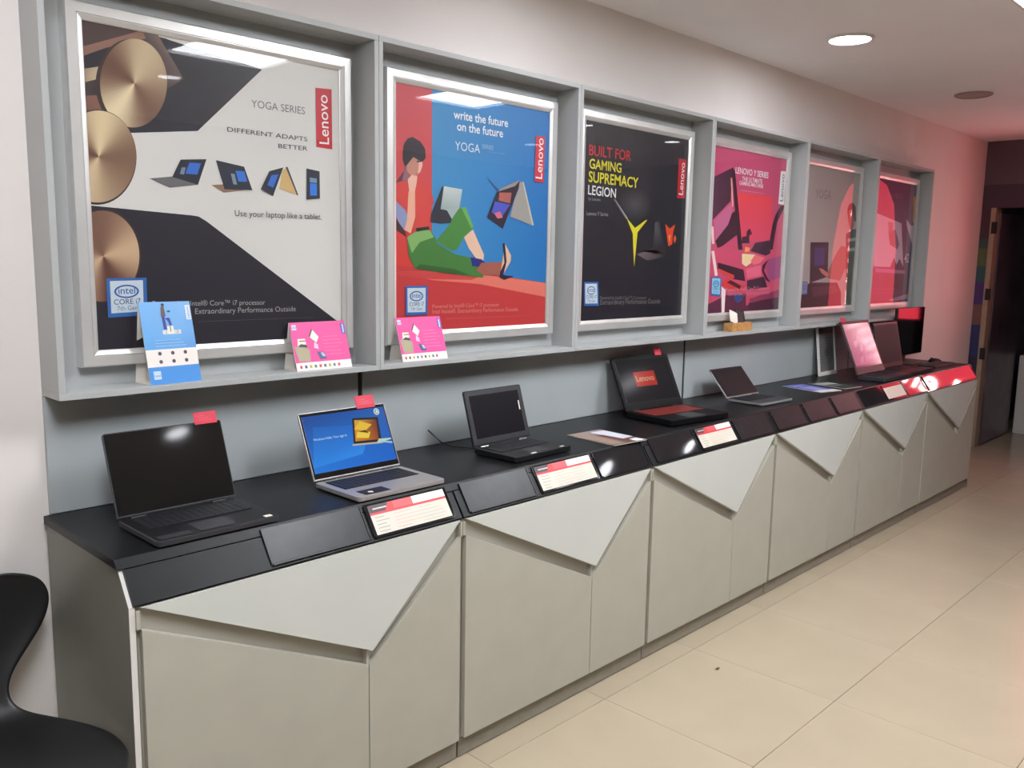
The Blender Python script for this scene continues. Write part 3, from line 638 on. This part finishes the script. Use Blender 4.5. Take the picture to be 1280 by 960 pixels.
# ================================================================ price holders and cards
PHI = math.atan2(.827, .5626)
def slope_point(x, s):      # s metres down the slope from the worktop edge
    return (x, YT + sl.y * s, ZT + sl.z * s)
HOLD = [(-.985, -.675, 0), (-.655, -.345, 1), (-.335, -.030, 2), (.030, .338, 1), (.362, .672, 2), (.686, .985, 3), (1.035, 1.345, 3), (1.366, 1.660, 2), (1.680, 1.985, 1), (2.03, 2.335, 1), (2.36, 2.665, 1), (2.69, 2.995, 1), (3.04, 3.36, 4), (3.37, 3.665, 2), (3.68, 3.985, 4), (4.03, 4.98, 4)]
HL = ['', 'scuffed dark price holder between blank ledge and first price card', 'dark price holder around the price card nearest the camera', 'scuffed dark price holder left of the second price card', 'dark price holder around the second price card', 'glossy dark price holder right of the second price card, mirroring a lamp',
      'glossy dark price holder left of the third price card, mirroring a lamp', 'dark price holder around the third price card', 'empty dark price holder right of the third price card', 'empty dark price holder, left one on the fourth counter', 'empty dark price holder, middle one on the fourth counter', 'empty dark price holder, right one on the fourth counter',
      'reddish dark price holder left of the small cream card', 'price holder around the small cream card', 'pink gleaming price holder right of the small cream card', 'long price holder on the farthest counter mirroring the red sign']
for i, (a, b, kind) in enumerate(HOLD):
    if kind == 0: continue
    w_ = b - a; t = thing('price_holder', HL[i], 'sign holder', slope_point((a + b) / 2, .058), (PHI, 0, 0), 'price holders on the sloping counter edge')
    hw = w_ / 2; m = M['acrylic_dull'] if kind == 1 else M['acrylic']
    MB().slab(-hw, -.050, hw, .050, .0006, .0034, .004, 3).build('plate', m, t, bevel=.0006)
    MB().box(-hw + .004, -.052, .0034, hw - .004, -.046, .0075).build('bottom_lip', m, t, bevel=.0008)
    MB().box(-hw, -.046, .0034, -hw + .004, .048, .0055).build('side_lip', m, t, bevel=.0006)
    MB().box(hw - .004, -.046, .0034, hw, .048, .0055).build('side_lip', m, t, bevel=.0006)
def price_card(x0, x1, v0, v1, label, small=False):
    t = thing('price_card', label, 'card', slope_point((x0 + x1) / 2, .058), (PHI, 0, 0), 'printed price cards on the counter edge')
    hw = (x1 - x0) / 2; a = Art(-hw, v0, hw, v1, at(0, 0, .0044))
    W_ = (212, 205, 190); a.rect(-hw, v0, hw, v1, W_)
    if small:
        for r_ in range(5): a.rect(-hw * .8, v0 + .01 + r_ * .011, hw * (.5 + .07 * (r_ % 3)), v0 + .0115 + r_ * .011, (200, 176, 160))
    else:
        T = v1 - (v1 - v0) * .26
        a.rect(-hw, T, -hw * .38, v1, (66, 52, 56)); a.rect(-hw * .9, T + .009, -hw * .5, T + .013, (200, 190, 190)); a.poly([(-hw * .6, T), (-hw * .38, T), (-hw * .3, v1), (-hw * .5, v1)], (200, 60, 66))
        a.rect(-hw * .38, T, hw * .12, v1, (206, 84, 90)); a.rect(hw * .12, T, hw, v1, (240, 236, 222))
        a.rect(hw * .2, T + .006, hw * .85, T + .0075, (190, 180, 170)); a.rect(-hw, T - .007, hw, T, (206, 52, 60))
        rr = random.Random(int(x0 * 100))
        for r_ in range(5):
            y = T - .016 - r_ * .0105
            a.rect(-hw * .92, y, -hw * .92 + rr.uniform(.03, .05), y + .0012, (110, 106, 112))
            a.rect(-hw * .45, y, -hw * .45 + rr.uniform(.05, .13), y + .001, (206, 150, 146))
            a.rect(hw * .2, y, hw * .2 + rr.uniform(.03, .1), y + .001, (176, 164, 156))
    a.build('sheet', M['print'], t, .0006)
price_card(-.322, -.040, -.044, .044, 'white and red price card nearest the camera, below the blue screen laptop')
price_card(.372, .664, -.043, .044, 'white and red price card below the small black laptop')
price_card(1.374, 1.650, -.041, .046, 'white and red price card below the open gaming laptop')
price_card(3.372, 3.655, -.040, .030, 'small plain cream price card near the far end', True)

# ================================================================ laptops
def Rx(a): return Matrix.Rotation(a, 4, 'X')
def laptop(label, hx, hy, w, dep, lid, back, rz=0, th=.016, body='black', bezel='black_gloss', art=None, artmat='display', scr='black_gloss', chamfer=0, key='keys', bz=(.010, .012, .022), edge=None, hinge='body', chrome=False):
    """hinge line centre at hx, hy; base runs towards -y; lid leans back by `back` radians"""
    t = thing('laptop', label, 'laptop', (hx, hy, ZT), (0, 0, rz), 'laptops on the worktop')
    hw = w / 2; z0 = .004; z1 = z0 + th
    bm = M[body]
    MB().slab(-hw, -dep, hw, 0, z0, z1, .012).build('base', M[edge] if edge else bm, t, bevel=.0015)
    if edge: MB().slab(-hw + .003, -dep + .003, hw - .003, -.003, z1, z1 + .0006, .010).build('deck', bm, t)
    zt = z1 + (.0006 if edge else 0)
    for sx in (-1, 1):
        for y in (-.02, -dep + .02): MB().cyl((sx * (hw - .03), y, 0), (sx * (hw - .03), y, z0), .006, n=10).build('foot', M['rubber'], t)
    # keyboard well and keys
    kw = min(w * .86, .345); ky1 = -.022; ky0 = -dep * .56
    bed = MB().box(-kw / 2, ky0, zt, kw / 2, ky1, zt + .0006).build('keyboard_bed', M['black'], t)
    q = MB(); rows = 6; ph = (ky1 - ky0) / rows
    for r_ in range(rows):
        n_ = 14 if r_ < 5 else 9; x = -kw / 2 + .003; pw = (kw - .006) / 14
        c_ = 0
        while c_ < 14:
            span = 5 if (r_ == 5 and c_ == 4) else 1
            q.box(x + c_ * pw + .001, ky1 - (r_ + 1) * ph + .001, zt + .0006, x + (c_ + span) * pw - .001, ky1 - r_ * ph - .001, zt + .0022); c_ += span
    o = q.build('keys', M[key], bed); o['kind'] = 'stuff'
    MB().slab(-w * .15, -dep * .94, w * .14, ky0 - .012, zt, zt + .0005, .003).build('touchpad', M['graphite'] if body != 'silver' else M['silver'], t)
    # hinges
    R = at(0, -.002, z1 + .001) @ Rx(-back)      # lid plane: local x along hinge, z up the lid, front face at y=0
    for sx in (-1, 1): MB().cyl((sx * w * .34 - .02, -.003, z1 - .001), (sx * w * .34 + .02, -.003, z1 - .001), .005, n=12).build('hinge', M['chrome'] if chrome else M['black'], t, smooth=False)
    lt = .007
    if chamfer:
        ol = [(-hw, .0), (hw, 0), (hw, lid - .012), (hw - .05, lid), (-hw + .12, lid), (-hw, lid - chamfer)]
    else:
        rr = .008; ol = [(-hw, .003), (hw, .003)] + [(hw - rr + rr * math.cos(a), lid - rr + rr * math.sin(a)) for a in (0, .5, 1.07, PI / 2)] + [(-hw + rr - rr * math.cos(a), lid - rr + rr * math.sin(a)) for a in (PI / 2, 1.07, .5, 0)]
    lid_o = MB(R).prism([(x, 0, z) for x, z in ol], [(x, lt, z) for x, z in ol]).build('lid', M[edge] if edge else bm, t, bevel=.001)
    s_ = .003
    MB(R).box(-hw + s_, -.0012, .008, hw - s_, 0, lid - (max(chamfer, .003) if chamfer else s_)).build('bezel', M[bezel], lid_o)
    sx0, sx1, sz0, sz1 = -hw + bz[0], hw - bz[0], bz[2], lid - bz[1] - chamfer * .8
    if art:
        a = Art(sx0, sz0, sx1, sz1, R @ at(0, -.0022, 0) @ UP); art(a, sx0, sz0, sx1, sz1); a.build('screen', M[artmat], lid_o, .0006)
    else:
        MB(R).box(sx0, -.0018, sz0, sx1, -.0012, sz1).build('screen', M[scr], lid_o)
    return t, R
def promo(t, R, w, lid, x0, x1, h, label, dz=0):
    o = thing('promo_tag', label, 'tag', t.location, t.rotation_euler, 'red paper tags clipped to laptop lids')
    T = R
    MB(T).box(x0, -.0035, lid - h * .22 + dz, x1, -.0027, lid + h * .78 + dz).build('card', M['redtag'], o)
    a = Art(x0 + .006, lid + dz, x1 - .006, lid + h * .6 + dz, T @ at(0, -.0042, 0) @ UP)
    a.rect(x0, lid + dz, x1, lid + h, (206, 44, 70))
    for i in range(3): a.rect(x0 + .01, lid + dz + h * (.1 + .17 * i), x1 - .014 - .01 * i, lid + dz + h * (.13 + .17 * i), (226, 92, 112))
    a.build('print', M['print'], o, .0003)

t, R = laptop('black laptop nearest the camera with its glossy screen switched off', -.753, -.226, .325, .236, .224, .355, th=.014, bezel='black_gloss', body='black', scr='black_gloss', edge='graphite')
MB().box(.125, -.228, .0186, .145, -.212, .0190).build('sticker', M['paper'], t)
MB().box(-.15, -.225, .0186, -.07, -.195, .0190).build('sticker', M['graphite'], t)
promo(t, R, .325, .224, .085, .150, .034, 'red paper tag on the lid of the nearest black laptop')

def blue_art(a, x0, z0, x1, z1):
    W_, H_ = x1 - x0, z1 - z0; P = lambda u_, v_: (x0 + u_ * W_, z0 + v_ * H_)
    a.poly([P(0, 0), P(1, 0), P(1, 1), P(0, 1)], [(30, 120, 220), (20, 100, 205), (30, 90, 170), (20, 70, 150)])
    a.poly([P(0, .1), P(.6, .2), P(.8, .7), P(.1, .8)], [(40, 135, 230), (45, 140, 235), (30, 105, 200), (30, 100, 190)])
    a.poly([P(.52, .40), P(.87, .36), P(.90, .82), P(.58, .86)], (40, 34, 36))
    a.poly([P(.55, .44), P(.84, .41), P(.87, .78), P(.60, .82)], [(210, 140, 30), (150, 70, 30), (110, 50, 40), (225, 170, 50)])
    a.poly([P(.57, .66), P(.70, .60), P(.80, .70), P(.66, .79)], (232, 190, 60)); a.poly([P(.57, .50), P(.72, .46), P(.76, .57), P(.60, .60)], (238, 205, 70)); a.poly([P(.62, .60), P(.74, .55), P(.70, .62)], (90, 60, 20))
    a.poly([P(.50, .37), P(.88, .33), P(.88, .36), P(.51, .40)], (190, 180, 160)); a.poly([P(.80, .34), P(1, .38), P(1, .40), P(.84, .42)], (190, 215, 190)); a.poly([P(.84, .36), P(1, .30), P(1, .33), P(.86, .38)], (170, 205, 215))
    a.text('Windows Hello. Your sign in.', (190, 220, 240), P(.07, .56), P(.47, .56), 0, 1)
    a.disc(P(.90, .92), H_ * .062, (214, 226, 226)); a.disc(P(.90, .92), H_ * .045, (120, 160, 160)); a.poly([P(.885, .90), P(.92, .90), P(.905, .96)], (220, 235, 235))
t, R = laptop('silver laptop with a bright blue screen showing an orange tablet picture', -.178, -.236, .325, .226, .215, .42, th=.013, body='silver', edge=None, art=blue_art, bz=(.008, .012, .024))
MB().box(-.13, -.215, .0172, -.04, -.165, .0176).build('palm_rest_sticker', M['black'], t)
MB().cyl((-.10, -.195, .0176), (-.10, -.195, .0180), .008, n=16).build('sticker', M['paper'], t)
promo(t, R, .325, .215, .052, .124, .042, 'red paper tag on the lid of the blue screen laptop', )

t, R = laptop('small chunky black laptop with chrome hinges and matt dark screen', .482, -.216, .300, .206, .205, .30, rz=math.radians(1), th=.018, body='black', bezel='graphite', scr='screen_off', bz=(.022, .020, .028), chrome=True)
MB().box(-.06, -.2, .0222, -.035, -.19, .0228).build('sticker', M['paper'], t); MB().box(.10, -.195, .0222, .12, -.186, .0228).build('sticker', M['paper'], t)
MB(R).box(.118, -.0022, .11, .124, -.0016, .145).build('sticker', M['paper'], t)

def logo_art(a, x0, z0, x1, z1):
    a.rect(x0, z0, x1, z1, (16, 14, 16)); cx = (x0 + x1) / 2 - .01; cz = (z0 + z1) / 2 + .005
    a.poly([(cx - .068, cz - .034), (cx + .072, cz - .034), (cx + .072, cz + .036), (cx - .068, cz + .036)], (196, 44, 26))
    a.text('Lenovo', (225, 170, 120), (cx - .058, cz - .010), (cx + .060, cz - .010), 0, 2)
t, R = laptop('black gaming laptop with angular lid showing a red brand logo', 1.530, -.160, .385, .270, .262, .46, rz=math.radians(-7), th=.024, body='deep_black', bezel='deep_black', artmat='display_dim', art=logo_art, chamfer=.016, key='red_reflect_keys', bz=(.020, .012, .034))
promo(t, R, .385, .262, .105, .150, .038, 'red paper tag on the lid of the gaming laptop', -.004)
t, R = laptop('small thin silver edged laptop with a dull brownish screen', 2.250, -.205, .292, .198, .180, .72, rz=math.radians(-3), th=.011, body='graphite', edge='silver', scr='screen_off', bezel='black', bz=(.010, .010, .014))
def pink_art(a, x0, z0, x1, z1):
    W_, H_ = x1 - x0, z1 - z0; P = lambda u_, v_: (x0 + u_ * W_, z0 + v_ * H_)
    a.poly([P(0, 0), P(1, 0), P(1, 1), P(0, 1)], [(176, 112, 146), (160, 96, 128), (164, 104, 130), (150, 100, 122)])
    rr = random.Random(3)
    for i in range(16):
        u0 = rr.uniform(.02, .6); v0 = rr.uniform(.05, .8); c_ = rr.choice([(192, 120, 156), (182, 112, 146), (196, 130, 160), (172, 104, 136)])
        a.poly([P(u0, v0), P(u0 + .12, v0 + .02), P(u0 + .2, v0 + .17), P(u0 + .04, v0 + .13)], c_)
    a.rect(x0, z0, x1, z0 + H_ * .04, (110, 60, 88))
t, R = laptop('large open laptop with a pale pink glowing screen', 3.690, -.283, .430, .17, .345, .40, th=.022, body='graphite', bezel='black', art=pink_art, artmat='display_dim', bz=(.022, .020, .045))
promo(t, R, .43, .345, -.205, -.135, .03, 'red paper tag on the lid of the large pink screen laptop')
t, R = laptop('large open black laptop with dark screen between pink screen laptop and monitor', 4.13, -.24, .40, .20, .30, .22, th=.02, body='black', bezel='black', scr='matt_screen', bz=(.012, .014, .03))

# all in one monitor, keyboard, mouse
t = thing('monitor', 'all-in-one computer at the far end of the worktop with glossy dark screen', 'monitor', (4.66, -.15, ZT))
MB().slab(-.12, -.07, .12, .12, 0, .008, .02).build('foot', M['black'], t, bevel=.002)
MB().prism([(-.03, .03, .008), (.03, .03, .008), (.03, .055, .008), (-.03, .055, .008)], [(-.03, .015, .2), (.03, .015, .2), (.03, .035, .2), (-.03, .035, .2)]).build('stand', M['black'], t, bevel=.002)
MB().box(-.255, -.002, .062, .255, .018, .400).build('housing', M['black'], t, bevel=.004)
MB().box(-.253, -.0045, .070, .253, -.002, .398).build('bezel', M['black_gloss'], t)
MB().box(-.240, -.0055, .105, .240, -.0045, .385).build('screen', M['black_gloss'], t)
t = thing('keyboard', 'black desktop keyboard lying in front of the far monitor', 'keyboard', (4.68, -.34, ZT))
MB().slab(-.20, -.06, .20, .06, 0, .014, .008).build('base', M['black'], t, bevel=.002)
q = MB()
for r_ in range(6):
    for c_ in range(18): q.box(-.192 + c_ * .0215, .036 - r_ * .0185, .014, -.174 + c_ * .0215, .051 - r_ * .0185, .018)
o = q.build('keys', M['keys'], t); o['kind'] = 'stuff'
def dome(n=14, m_=7, sx=.03, sy=.05, sz=.03):
    vs = []; fs = []
    for j in range(m_ + 1):
        a = PI / 2 * j / m_
        for i in range(n): vs.append((sx * math.cos(a) * math.cos(2 * PI * i / n), sy * math.cos(a) * math.sin(2 * PI * i / n), sz * math.sin(a)))
    for j in range(m_):
        for i in range(n): fs.append((j * n + i, j * n + (i + 1) % n, (j + 1) * n + (i + 1) % n, (j + 1) * n + i))
    fs.append(tuple(range(n))[::-1]); return vs, fs
t = thing('computer_mouse', 'black computer mouse at the far right end of the worktop', 'mouse', (4.93, -.25, ZT))
MB().add(*dome()).build('shell', M['black'], t, smooth=True)
MB().cyl((-.004, .026, .024), (.004, .026, .024), .008, n=12).build('wheel', M['rubber'], t)

# ================================================================ framed notice, brochures
t = thing('framed_notice', 'white framed notice leaning on the back panel beside the pink screen laptop', 'picture frame', (3.56, -.055, ZT), (-math.radians(7), 0, 0))
w2, h2, b2 = .125, .315, .016
for q in (MB().box(-w2, -.012, 0, w2, 0, b2 * 1.5), MB().box(-w2, -.012, h2 - b2, w2, 0, h2), MB().box(-w2, -.012, b2 * 1.5, -w2 + b2, 0, h2 - b2), MB().box(w2 - b2, -.012, b2 * 1.5, w2, 0, h2 - b2)):
    q.build('frame_bar', M['whiteplastic'], t, bevel=.0015)
a = Art(-w2 + b2, b2 * 1.5, w2 - b2, h2 - b2, at(0, -.004, 0) @ UP); a.rect(-w2, 0, w2, h2, (112, 112, 112)); a.rect(-w2, h2 * .84, w2, h2, (60, 62, 66))
for i in range(9): a.rect(-w2 + .03, h2 * (.74 - .06 * i), w2 - .03 - .012 * (i % 3), h2 * (.75 - .06 * i), (84, 84, 88))
a.disc((0, h2 * .45), .03, (80, 80, 84)); a.build('notice', M['print'], t)
def leaflet(label, loc, rz, w_, h_, art, tilt=0):
    t = thing('leaflet', label, 'leaflet', loc, (0, 0, rz), 'leaflets lying on the worktop')
    a = Art(-w_ / 2, -h_ / 2, w_ / 2, h_ / 2, at(0, 0, .0035)); art(a, w_, h_); a.build('front_page', M['print'], t, .0004)
    MB().box(-w_ / 2 + .0008, -h_ / 2 + .001, .0004, w_ / 2 - .001, h_ / 2, .0028).build('inner_pages', M['paper'], t)
def la1(a, w_, h_):
    a.poly([(-w_ / 2, -h_ / 2), (w_ / 2, -h_ / 2), (w_ / 2, h_ / 2), (-w_ / 2, h_ / 2)], [(120, 100, 92), (90, 80, 90), (150, 140, 150), (160, 140, 128)])
    a.poly([(0, -.12), (.06, -.1), (.05, .02), (-.02, .05)], (110, 66, 56)); a.poly([(.03, -.06), (.095, -.05), (.09, .1), (.01, .1)], (214, 216, 226)); a.poly([(.04, -.12), (.09, -.12), (.08, -.08), (.04, -.08)], (236, 236, 240))
    a.poly([(-.09, -.1), (-.03, -.12), (-.02, .1), (-.08, .12)], (158, 132, 116))
leaflet('brown and white leaflet on the worktop between small black laptop and gaming laptop', (.925, -.355, ZT), math.radians(-4), .19, .25, la1)
def la2(a, w_, h_):
    a.rect(-w_ / 2, -h_ / 2, w_ / 2, h_ / 2, (96, 104, 190)); a.poly([(-.02, -.15), (.05, -.15), (.03, .1), (-.05, .1)], (160, 160, 205)); a.rect(-.09, -.15, .09, -.08, (222, 212, 214)); a.rect(-.07, .05, .06, .07, (60, 70, 150))
leaflet('blue and white leaflet on the worktop before the framed notice', (2.89, -.27, ZT), math.radians(-14), .17, .27, la2)
def la3(a, w_, h_):
    a.rect(-w_ / 2, -h_ / 2, w_ / 2, h_ / 2, (50, 58, 54)); a.rect(-.08, .02, .06, .09, (170, 176, 170)); a.rect(-.08, -.03, .04, 0, (110, 120, 116))
leaflet('dark green leaflet beside the blue leaflet near the pink screen laptop', (3.13, -.30, ZT), math.radians(-10), .17, .24, la3)

# ================================================================ desk calendars on the box ledges
ZL = Z0 + .017
def tent(label, x, y, w_, h_, dp, rz, art):
    t = thing('table_calendar', label, 'tent card', (x, y, ZL), (0, 0, rz), 'tent cards standing on the poster box ledges')
    lean = math.atan2(dp * .62, h_)
    ln = math.hypot(h_, dp * .62)
    T = at(0, -dp * .62, 0) @ Rx(-lean)
    fb = MB(T).box(-w_ / 2, 0, 0, w_ / 2, .0015, ln).build('front_board', M['paper'], t)
    a = Art(-w_ / 2, 0, w_ / 2, ln, T @ at(0, -.0015, 0) @ UP); art(a, w_, ln); a.build('front_page', M['print'], fb, .0008)
    lb = math.atan2(dp * .38, h_); T2 = at(0, dp * .38, 0) @ Rx(lb)
    MB(T2).box(-w_ / 2, -.0015, 0, w_ / 2, 0, math.hypot(h_, dp * .38)).build('back_board', M['paper'], t)
    MB().box(-w_ / 2, -dp * .6, 0, w_ / 2, dp * .36, .0012).build('base_board', M['paper'], t)
def blue_cal(a, w_, h_):
    a.poly([(-w_ / 2, 0), (w_ / 2, 0), (w_ / 2, h_), (-w_ / 2, h_)], [(70, 150, 220), (60, 130, 210), (120, 175, 225), (110, 170, 225)])
    a.rect(-w_ / 2, h_ * .21, w_ / 2, h_ * .42, (234, 226, 220)); a.rect(-w_ / 2, 0, w_ / 2, h_ * .21, (66, 140, 214))
    for i in range(3):
        for j in range(2): a.disc((-w_ * .24 + i * w_ * .25, h_ * (.27 + .10 * j)), w_ * .036, (78, 62, 92), 12)
    a.rect(-w_ * .12, h_ * .60, w_ * .02, h_ * .65, (214, 214, 204)); a.rect(-w_ * .02, h_ * .60, w_ * .10, h_ * .70, (226, 226, 216)); a.rect(w_ * .10, h_ * .60, w_ * .24, h_ * .65, (206, 206, 198))
    a.text('2', (120, 120, 120), (-w_ * .07, h_ * .61), (-w_ * .04, h_ * .61)); a.text('1', (120, 120, 120), (w_ * .03, h_ * .63), (w_ * .05, h_ * .63)); a.text('3', (120, 120, 120), (w_ * .15, h_ * .61), (w_ * .18, h_ * .61))
    a.poly([(-w_ * .09, h_ * .66), (-w_ * .03, h_ * .66), (-w_ * .045, h_ * .83), (-w_ * .10, h_ * .83)], (56, 52, 140)); a.poly([(-w_ * .045, h_ * .80), (.05 * w_, h_ * .80), (.08 * w_, h_ * .71), (.03 * w_, h_ * .71), (.01 * w_, h_ * .76)], (60, 56, 150))
    a.poly([(-w_ * .11, h_ * .82), (-w_ * .02, h_ * .82), (-w_ * .03, h_ * .94), (-w_ * .09, h_ * .94)], (96, 76, 70)); a.disc((-w_ * .05, h_ * .96), w_ * .032, (60, 44, 44), 12); a.rect(.02 * w_, h_ * .87, .08 * w_, h_ * .89, (60, 70, 90))
    a.rect(w_ * .38, h_ * .77, w_ * .48, h_ * .95, (214, 220, 232)); a.text('Lenovo', (90, 120, 170), (w_ * .455, h_ * .79), (w_ * .455, h_ * .93), 0, 1)
    a.rect(-w_ * .42, h_ * .06, -w_ * .28, h_ * .16, (190, 214, 234)); a.text('intel', (70, 120, 180), (-w_ * .405, h_ * .09), (-w_ * .295, h_ * .09))
    for i in range(3): a.rect(-w_ * .3, h_ * (.455 + .035 * i), w_ * (.3 - .05 * i), h_ * (.462 + .035 * i), (150, 195, 232))
def pink_cal(a, w_, h_):
    a.rect(-w_ / 2, 0, w_ / 2, h_, (232, 70, 150)); a.rect(-w_ / 2, 0, w_ / 2, h_ * .17, (236, 228, 224))
    for i in range(9): a.rect(-w_ * .44 + i * w_ * .085, h_ * .05, -w_ * .40 + i * w_ * .085, h_ * .11, [(200, 70, 60), (70, 90, 110), (190, 170, 60), (60, 120, 120)][i % 4])
    a.poly([(-w_ * .44, h_ * .20), (-w_ * .24, h_ * .19), (-w_ * .22, h_ * .42), (-w_ * .30, h_ * .50), (-w_ * .48, h_ * .50)], (170, 158, 128))
    a.poly([(-w_ * .42, h_ * .50), (-w_ * .26, h_ * .47), (-w_ * .27, h_ * .66), (-w_ * .40, h_ * .66)], (226, 222, 206)); a.poly([(-w_ * .42, h_ * .50), (-w_ * .26, h_ * .47), (-w_ * .26, h_ * .53), (-w_ * .36, h_ * .55)], (50, 50, 60)); a.rect(-w_ * .38, h_ * .60, -w_ * .27, h_ * .62, (150, 50, 50))
    a.poly([(-w_ * .20, h_ * .70), (-w_ * .08, h_ * .56), (-w_ * .02, h_ * .68), (-w_ * .13, h_ * .86)], (232, 226, 220)); a.poly([(-w_ * .20, h_ * .70), (-w_ * .18, h_ * .68), (-w_ * .11, h_ * .84), (-w_ * .13, h_ * .86)], (110, 80, 70))
    a.poly([(-w_ * .14, h_ * .46), (-w_ * .06, h_ * .42), (-w_ * .06, h_ * .52), (-w_ * .12, h_ * .58)], (226, 190, 220)); a.poly([(-w_ * .10, h_ * .38), (-w_ * .06, h_ * .22), (w_ * .06, h_ * .22), (w_ * .02, h_ * .36)], (60, 90, 130)); a.poly([(-w_ * .04, h_ * .35), (-w_ * .01, h_ * .27), (w_ * .04, h_ * .27), (w_ * .01, h_ * .35)], (190, 180, 210))
    a.rect(-w_ * .47, h_ * .84, -w_ * .39, h_ * .95, (200, 205, 230)); a.text('intel', (70, 100, 170), (-w_ * .462, h_ * .875), (-w_ * .398, h_ * .875))
    a.poly([(w_ * .42, h_ * .72), (w_ * .49, h_ * .72), (w_ * .48, h_ * .94), (w_ * .41, h_ * .94)], (84, 96, 190)); a.rect(w_ * .435, h_ * .74, w_ * .465, h_ * .92, (190, 210, 236))
    for i in range(6): a.rect(w_ * .04, h_ * (.30 + .075 * i), w_ * (.40 - .04 * (i % 3)), h_ * (.308 + .075 * i), (246, 150, 196))
tent('upright blue and white tent calendar on the ledge of the nearest poster box', -.690, -.040, .150, .222, .085, math.radians(4), blue_cal)
tent('pink tent calendar on the nearest ledge, at its right corner', -.200, -.046, .205, .148, .075, 0, pink_cal)
tent('pink tent calendar on the ledge below the red and blue poster', .215, -.046, .205, .148, .075, 0, pink_cal)

# wooden block with little tags
t = thing('wooden_card_block', 'small light wooden block with cream and grey cards below the pink red poster', 'card holder', (2.395, -.075, ZL))
MB().box(-.105, -.022, 0, .105, .03, .044).build('block', M['wood'], t, bevel=.002)
for i, (x, m_, an) in enumerate([(-.062, 'paper', .35), (.022, 'graphite', .3), (.062, 'black', .2)]):
    T = at(x, -.008 + i * .012, .045) @ Rx(-.35) @ Matrix.Rotation(an, 4, 'Y')
    MB(T).box(-.034, 0, 0, .034, .003, .066).build('card', M[m_], t)

# debris speck on the tiles
o = MB().add([(0, 0, 0), (.03, .004, 0), (.034, -.004, 0), (.01, -.012, 0), (.012, 0, .004), (.024, -.003, .003)], [(0, 1, 5, 4), (1, 2, 5), (2, 3, 4, 5), (3, 0, 4), (0, 3, 2, 1)]).build('litter_scrap', M['debris'])
o.location = (1.14, -.76, .0005); tag(o, 'tiny dark scrap lying on the beige floor tiles', 'scrap')

# cable behind the small laptop
o = MB().tube([(.30, -.006 - .01 * 0, .96), (.31, -.02, .945), (.33, -.05, .915), (.34, -.09, .906), (.37, -.14, .905), (.40, -.19, .906)], .0022).build('power_cable', M['cable'], smooth=True)
tag(o, 'thin black cable running from the back panel to the small black laptop', 'cable')

# ================================================================ moulded chair
t = thing('shell_chair', 'black moulded shell chair with narrow waist beside the counter end', 'chair', (-1.262, -.34, 0))
def ease(a): return a * a * (3 - 2 * a)
rows = []
# centre-line path (y, z) from seat front to back top and half-width at each
path = [(-.275, .415, .150), (-.262, .432, .195), (-.23, .443, .222), (-.17, .448, .236), (-.10, .446, .238), (-.02, .440, .222), (.06, .436, .190), (.12, .436, .158), (.17, .442, .128), (.205, .462, .107), (.228, .495, .100), (.243, .535, .110), (.254, .580, .145), (.263, .625, .185), (.272, .670, .214), (.280, .710, .224), (.287, .745, .215), (.293, .772, .190), (.297, .790, .130)]
NS = 14; vs = []
for i, (y, z, hwid) in enumerate(path):
    a = path[max(0, i - 1)]; b = path[min(len(path) - 1, i + 1)]; ty, tz = b[0] - a[0], b[1] - a[1]; l_ = math.hypot(ty, tz); ny, nz = -tz / l_, ty / l_   # normal on the sitter's side
    for j in range(NS + 1):
        s_ = -1 + 2 * j / NS; cup = .020 * s_ * s_ * (1 if i < 9 else 1.2)
        vs.append((hwid * s_, y + ny * cup, z + nz * cup))
fs = [(i * (NS + 1) + j, i * (NS + 1) + j + 1, (i + 1) * (NS + 1) + j + 1, (i + 1) * (NS + 1) + j) for i in range(len(path) - 1) for j in range(NS)]
sh = MB().add(vs, fs).build('seat_shell', M['chair'], t, smooth=True)
so = sh.modifiers.new('thick', 'SOLIDIFY'); so.thickness = .011; so.offset = -1
su = sh.modifiers.new('sub', 'SUBSURF'); su.levels = 2; su.render_levels = 2
MB().cyl((0, -.02, .395), (0, -.02, .428), .075, n=24).build('hub', M['chrome'], t, smooth=False)
for sx in (-1, 1):
    for sy in (-1, 1):
        MB().tube([(sx * .03, -.02 + sy * .03, .415), (sx * .10, -.02 + sy * .09, .405), (sx * .135, -.02 + sy * .125, .375), (sx * .20, -.02 + sy * .19, .01)], .0075, 10).build('leg', M['chrome'], t, smooth=True)
        MB().cyl((sx * .201, -.02 + sy * .191, 0), (sx * .2, -.02 + sy * .19, .016), .011, n=12).build('foot_cap', M['rubber'], t)
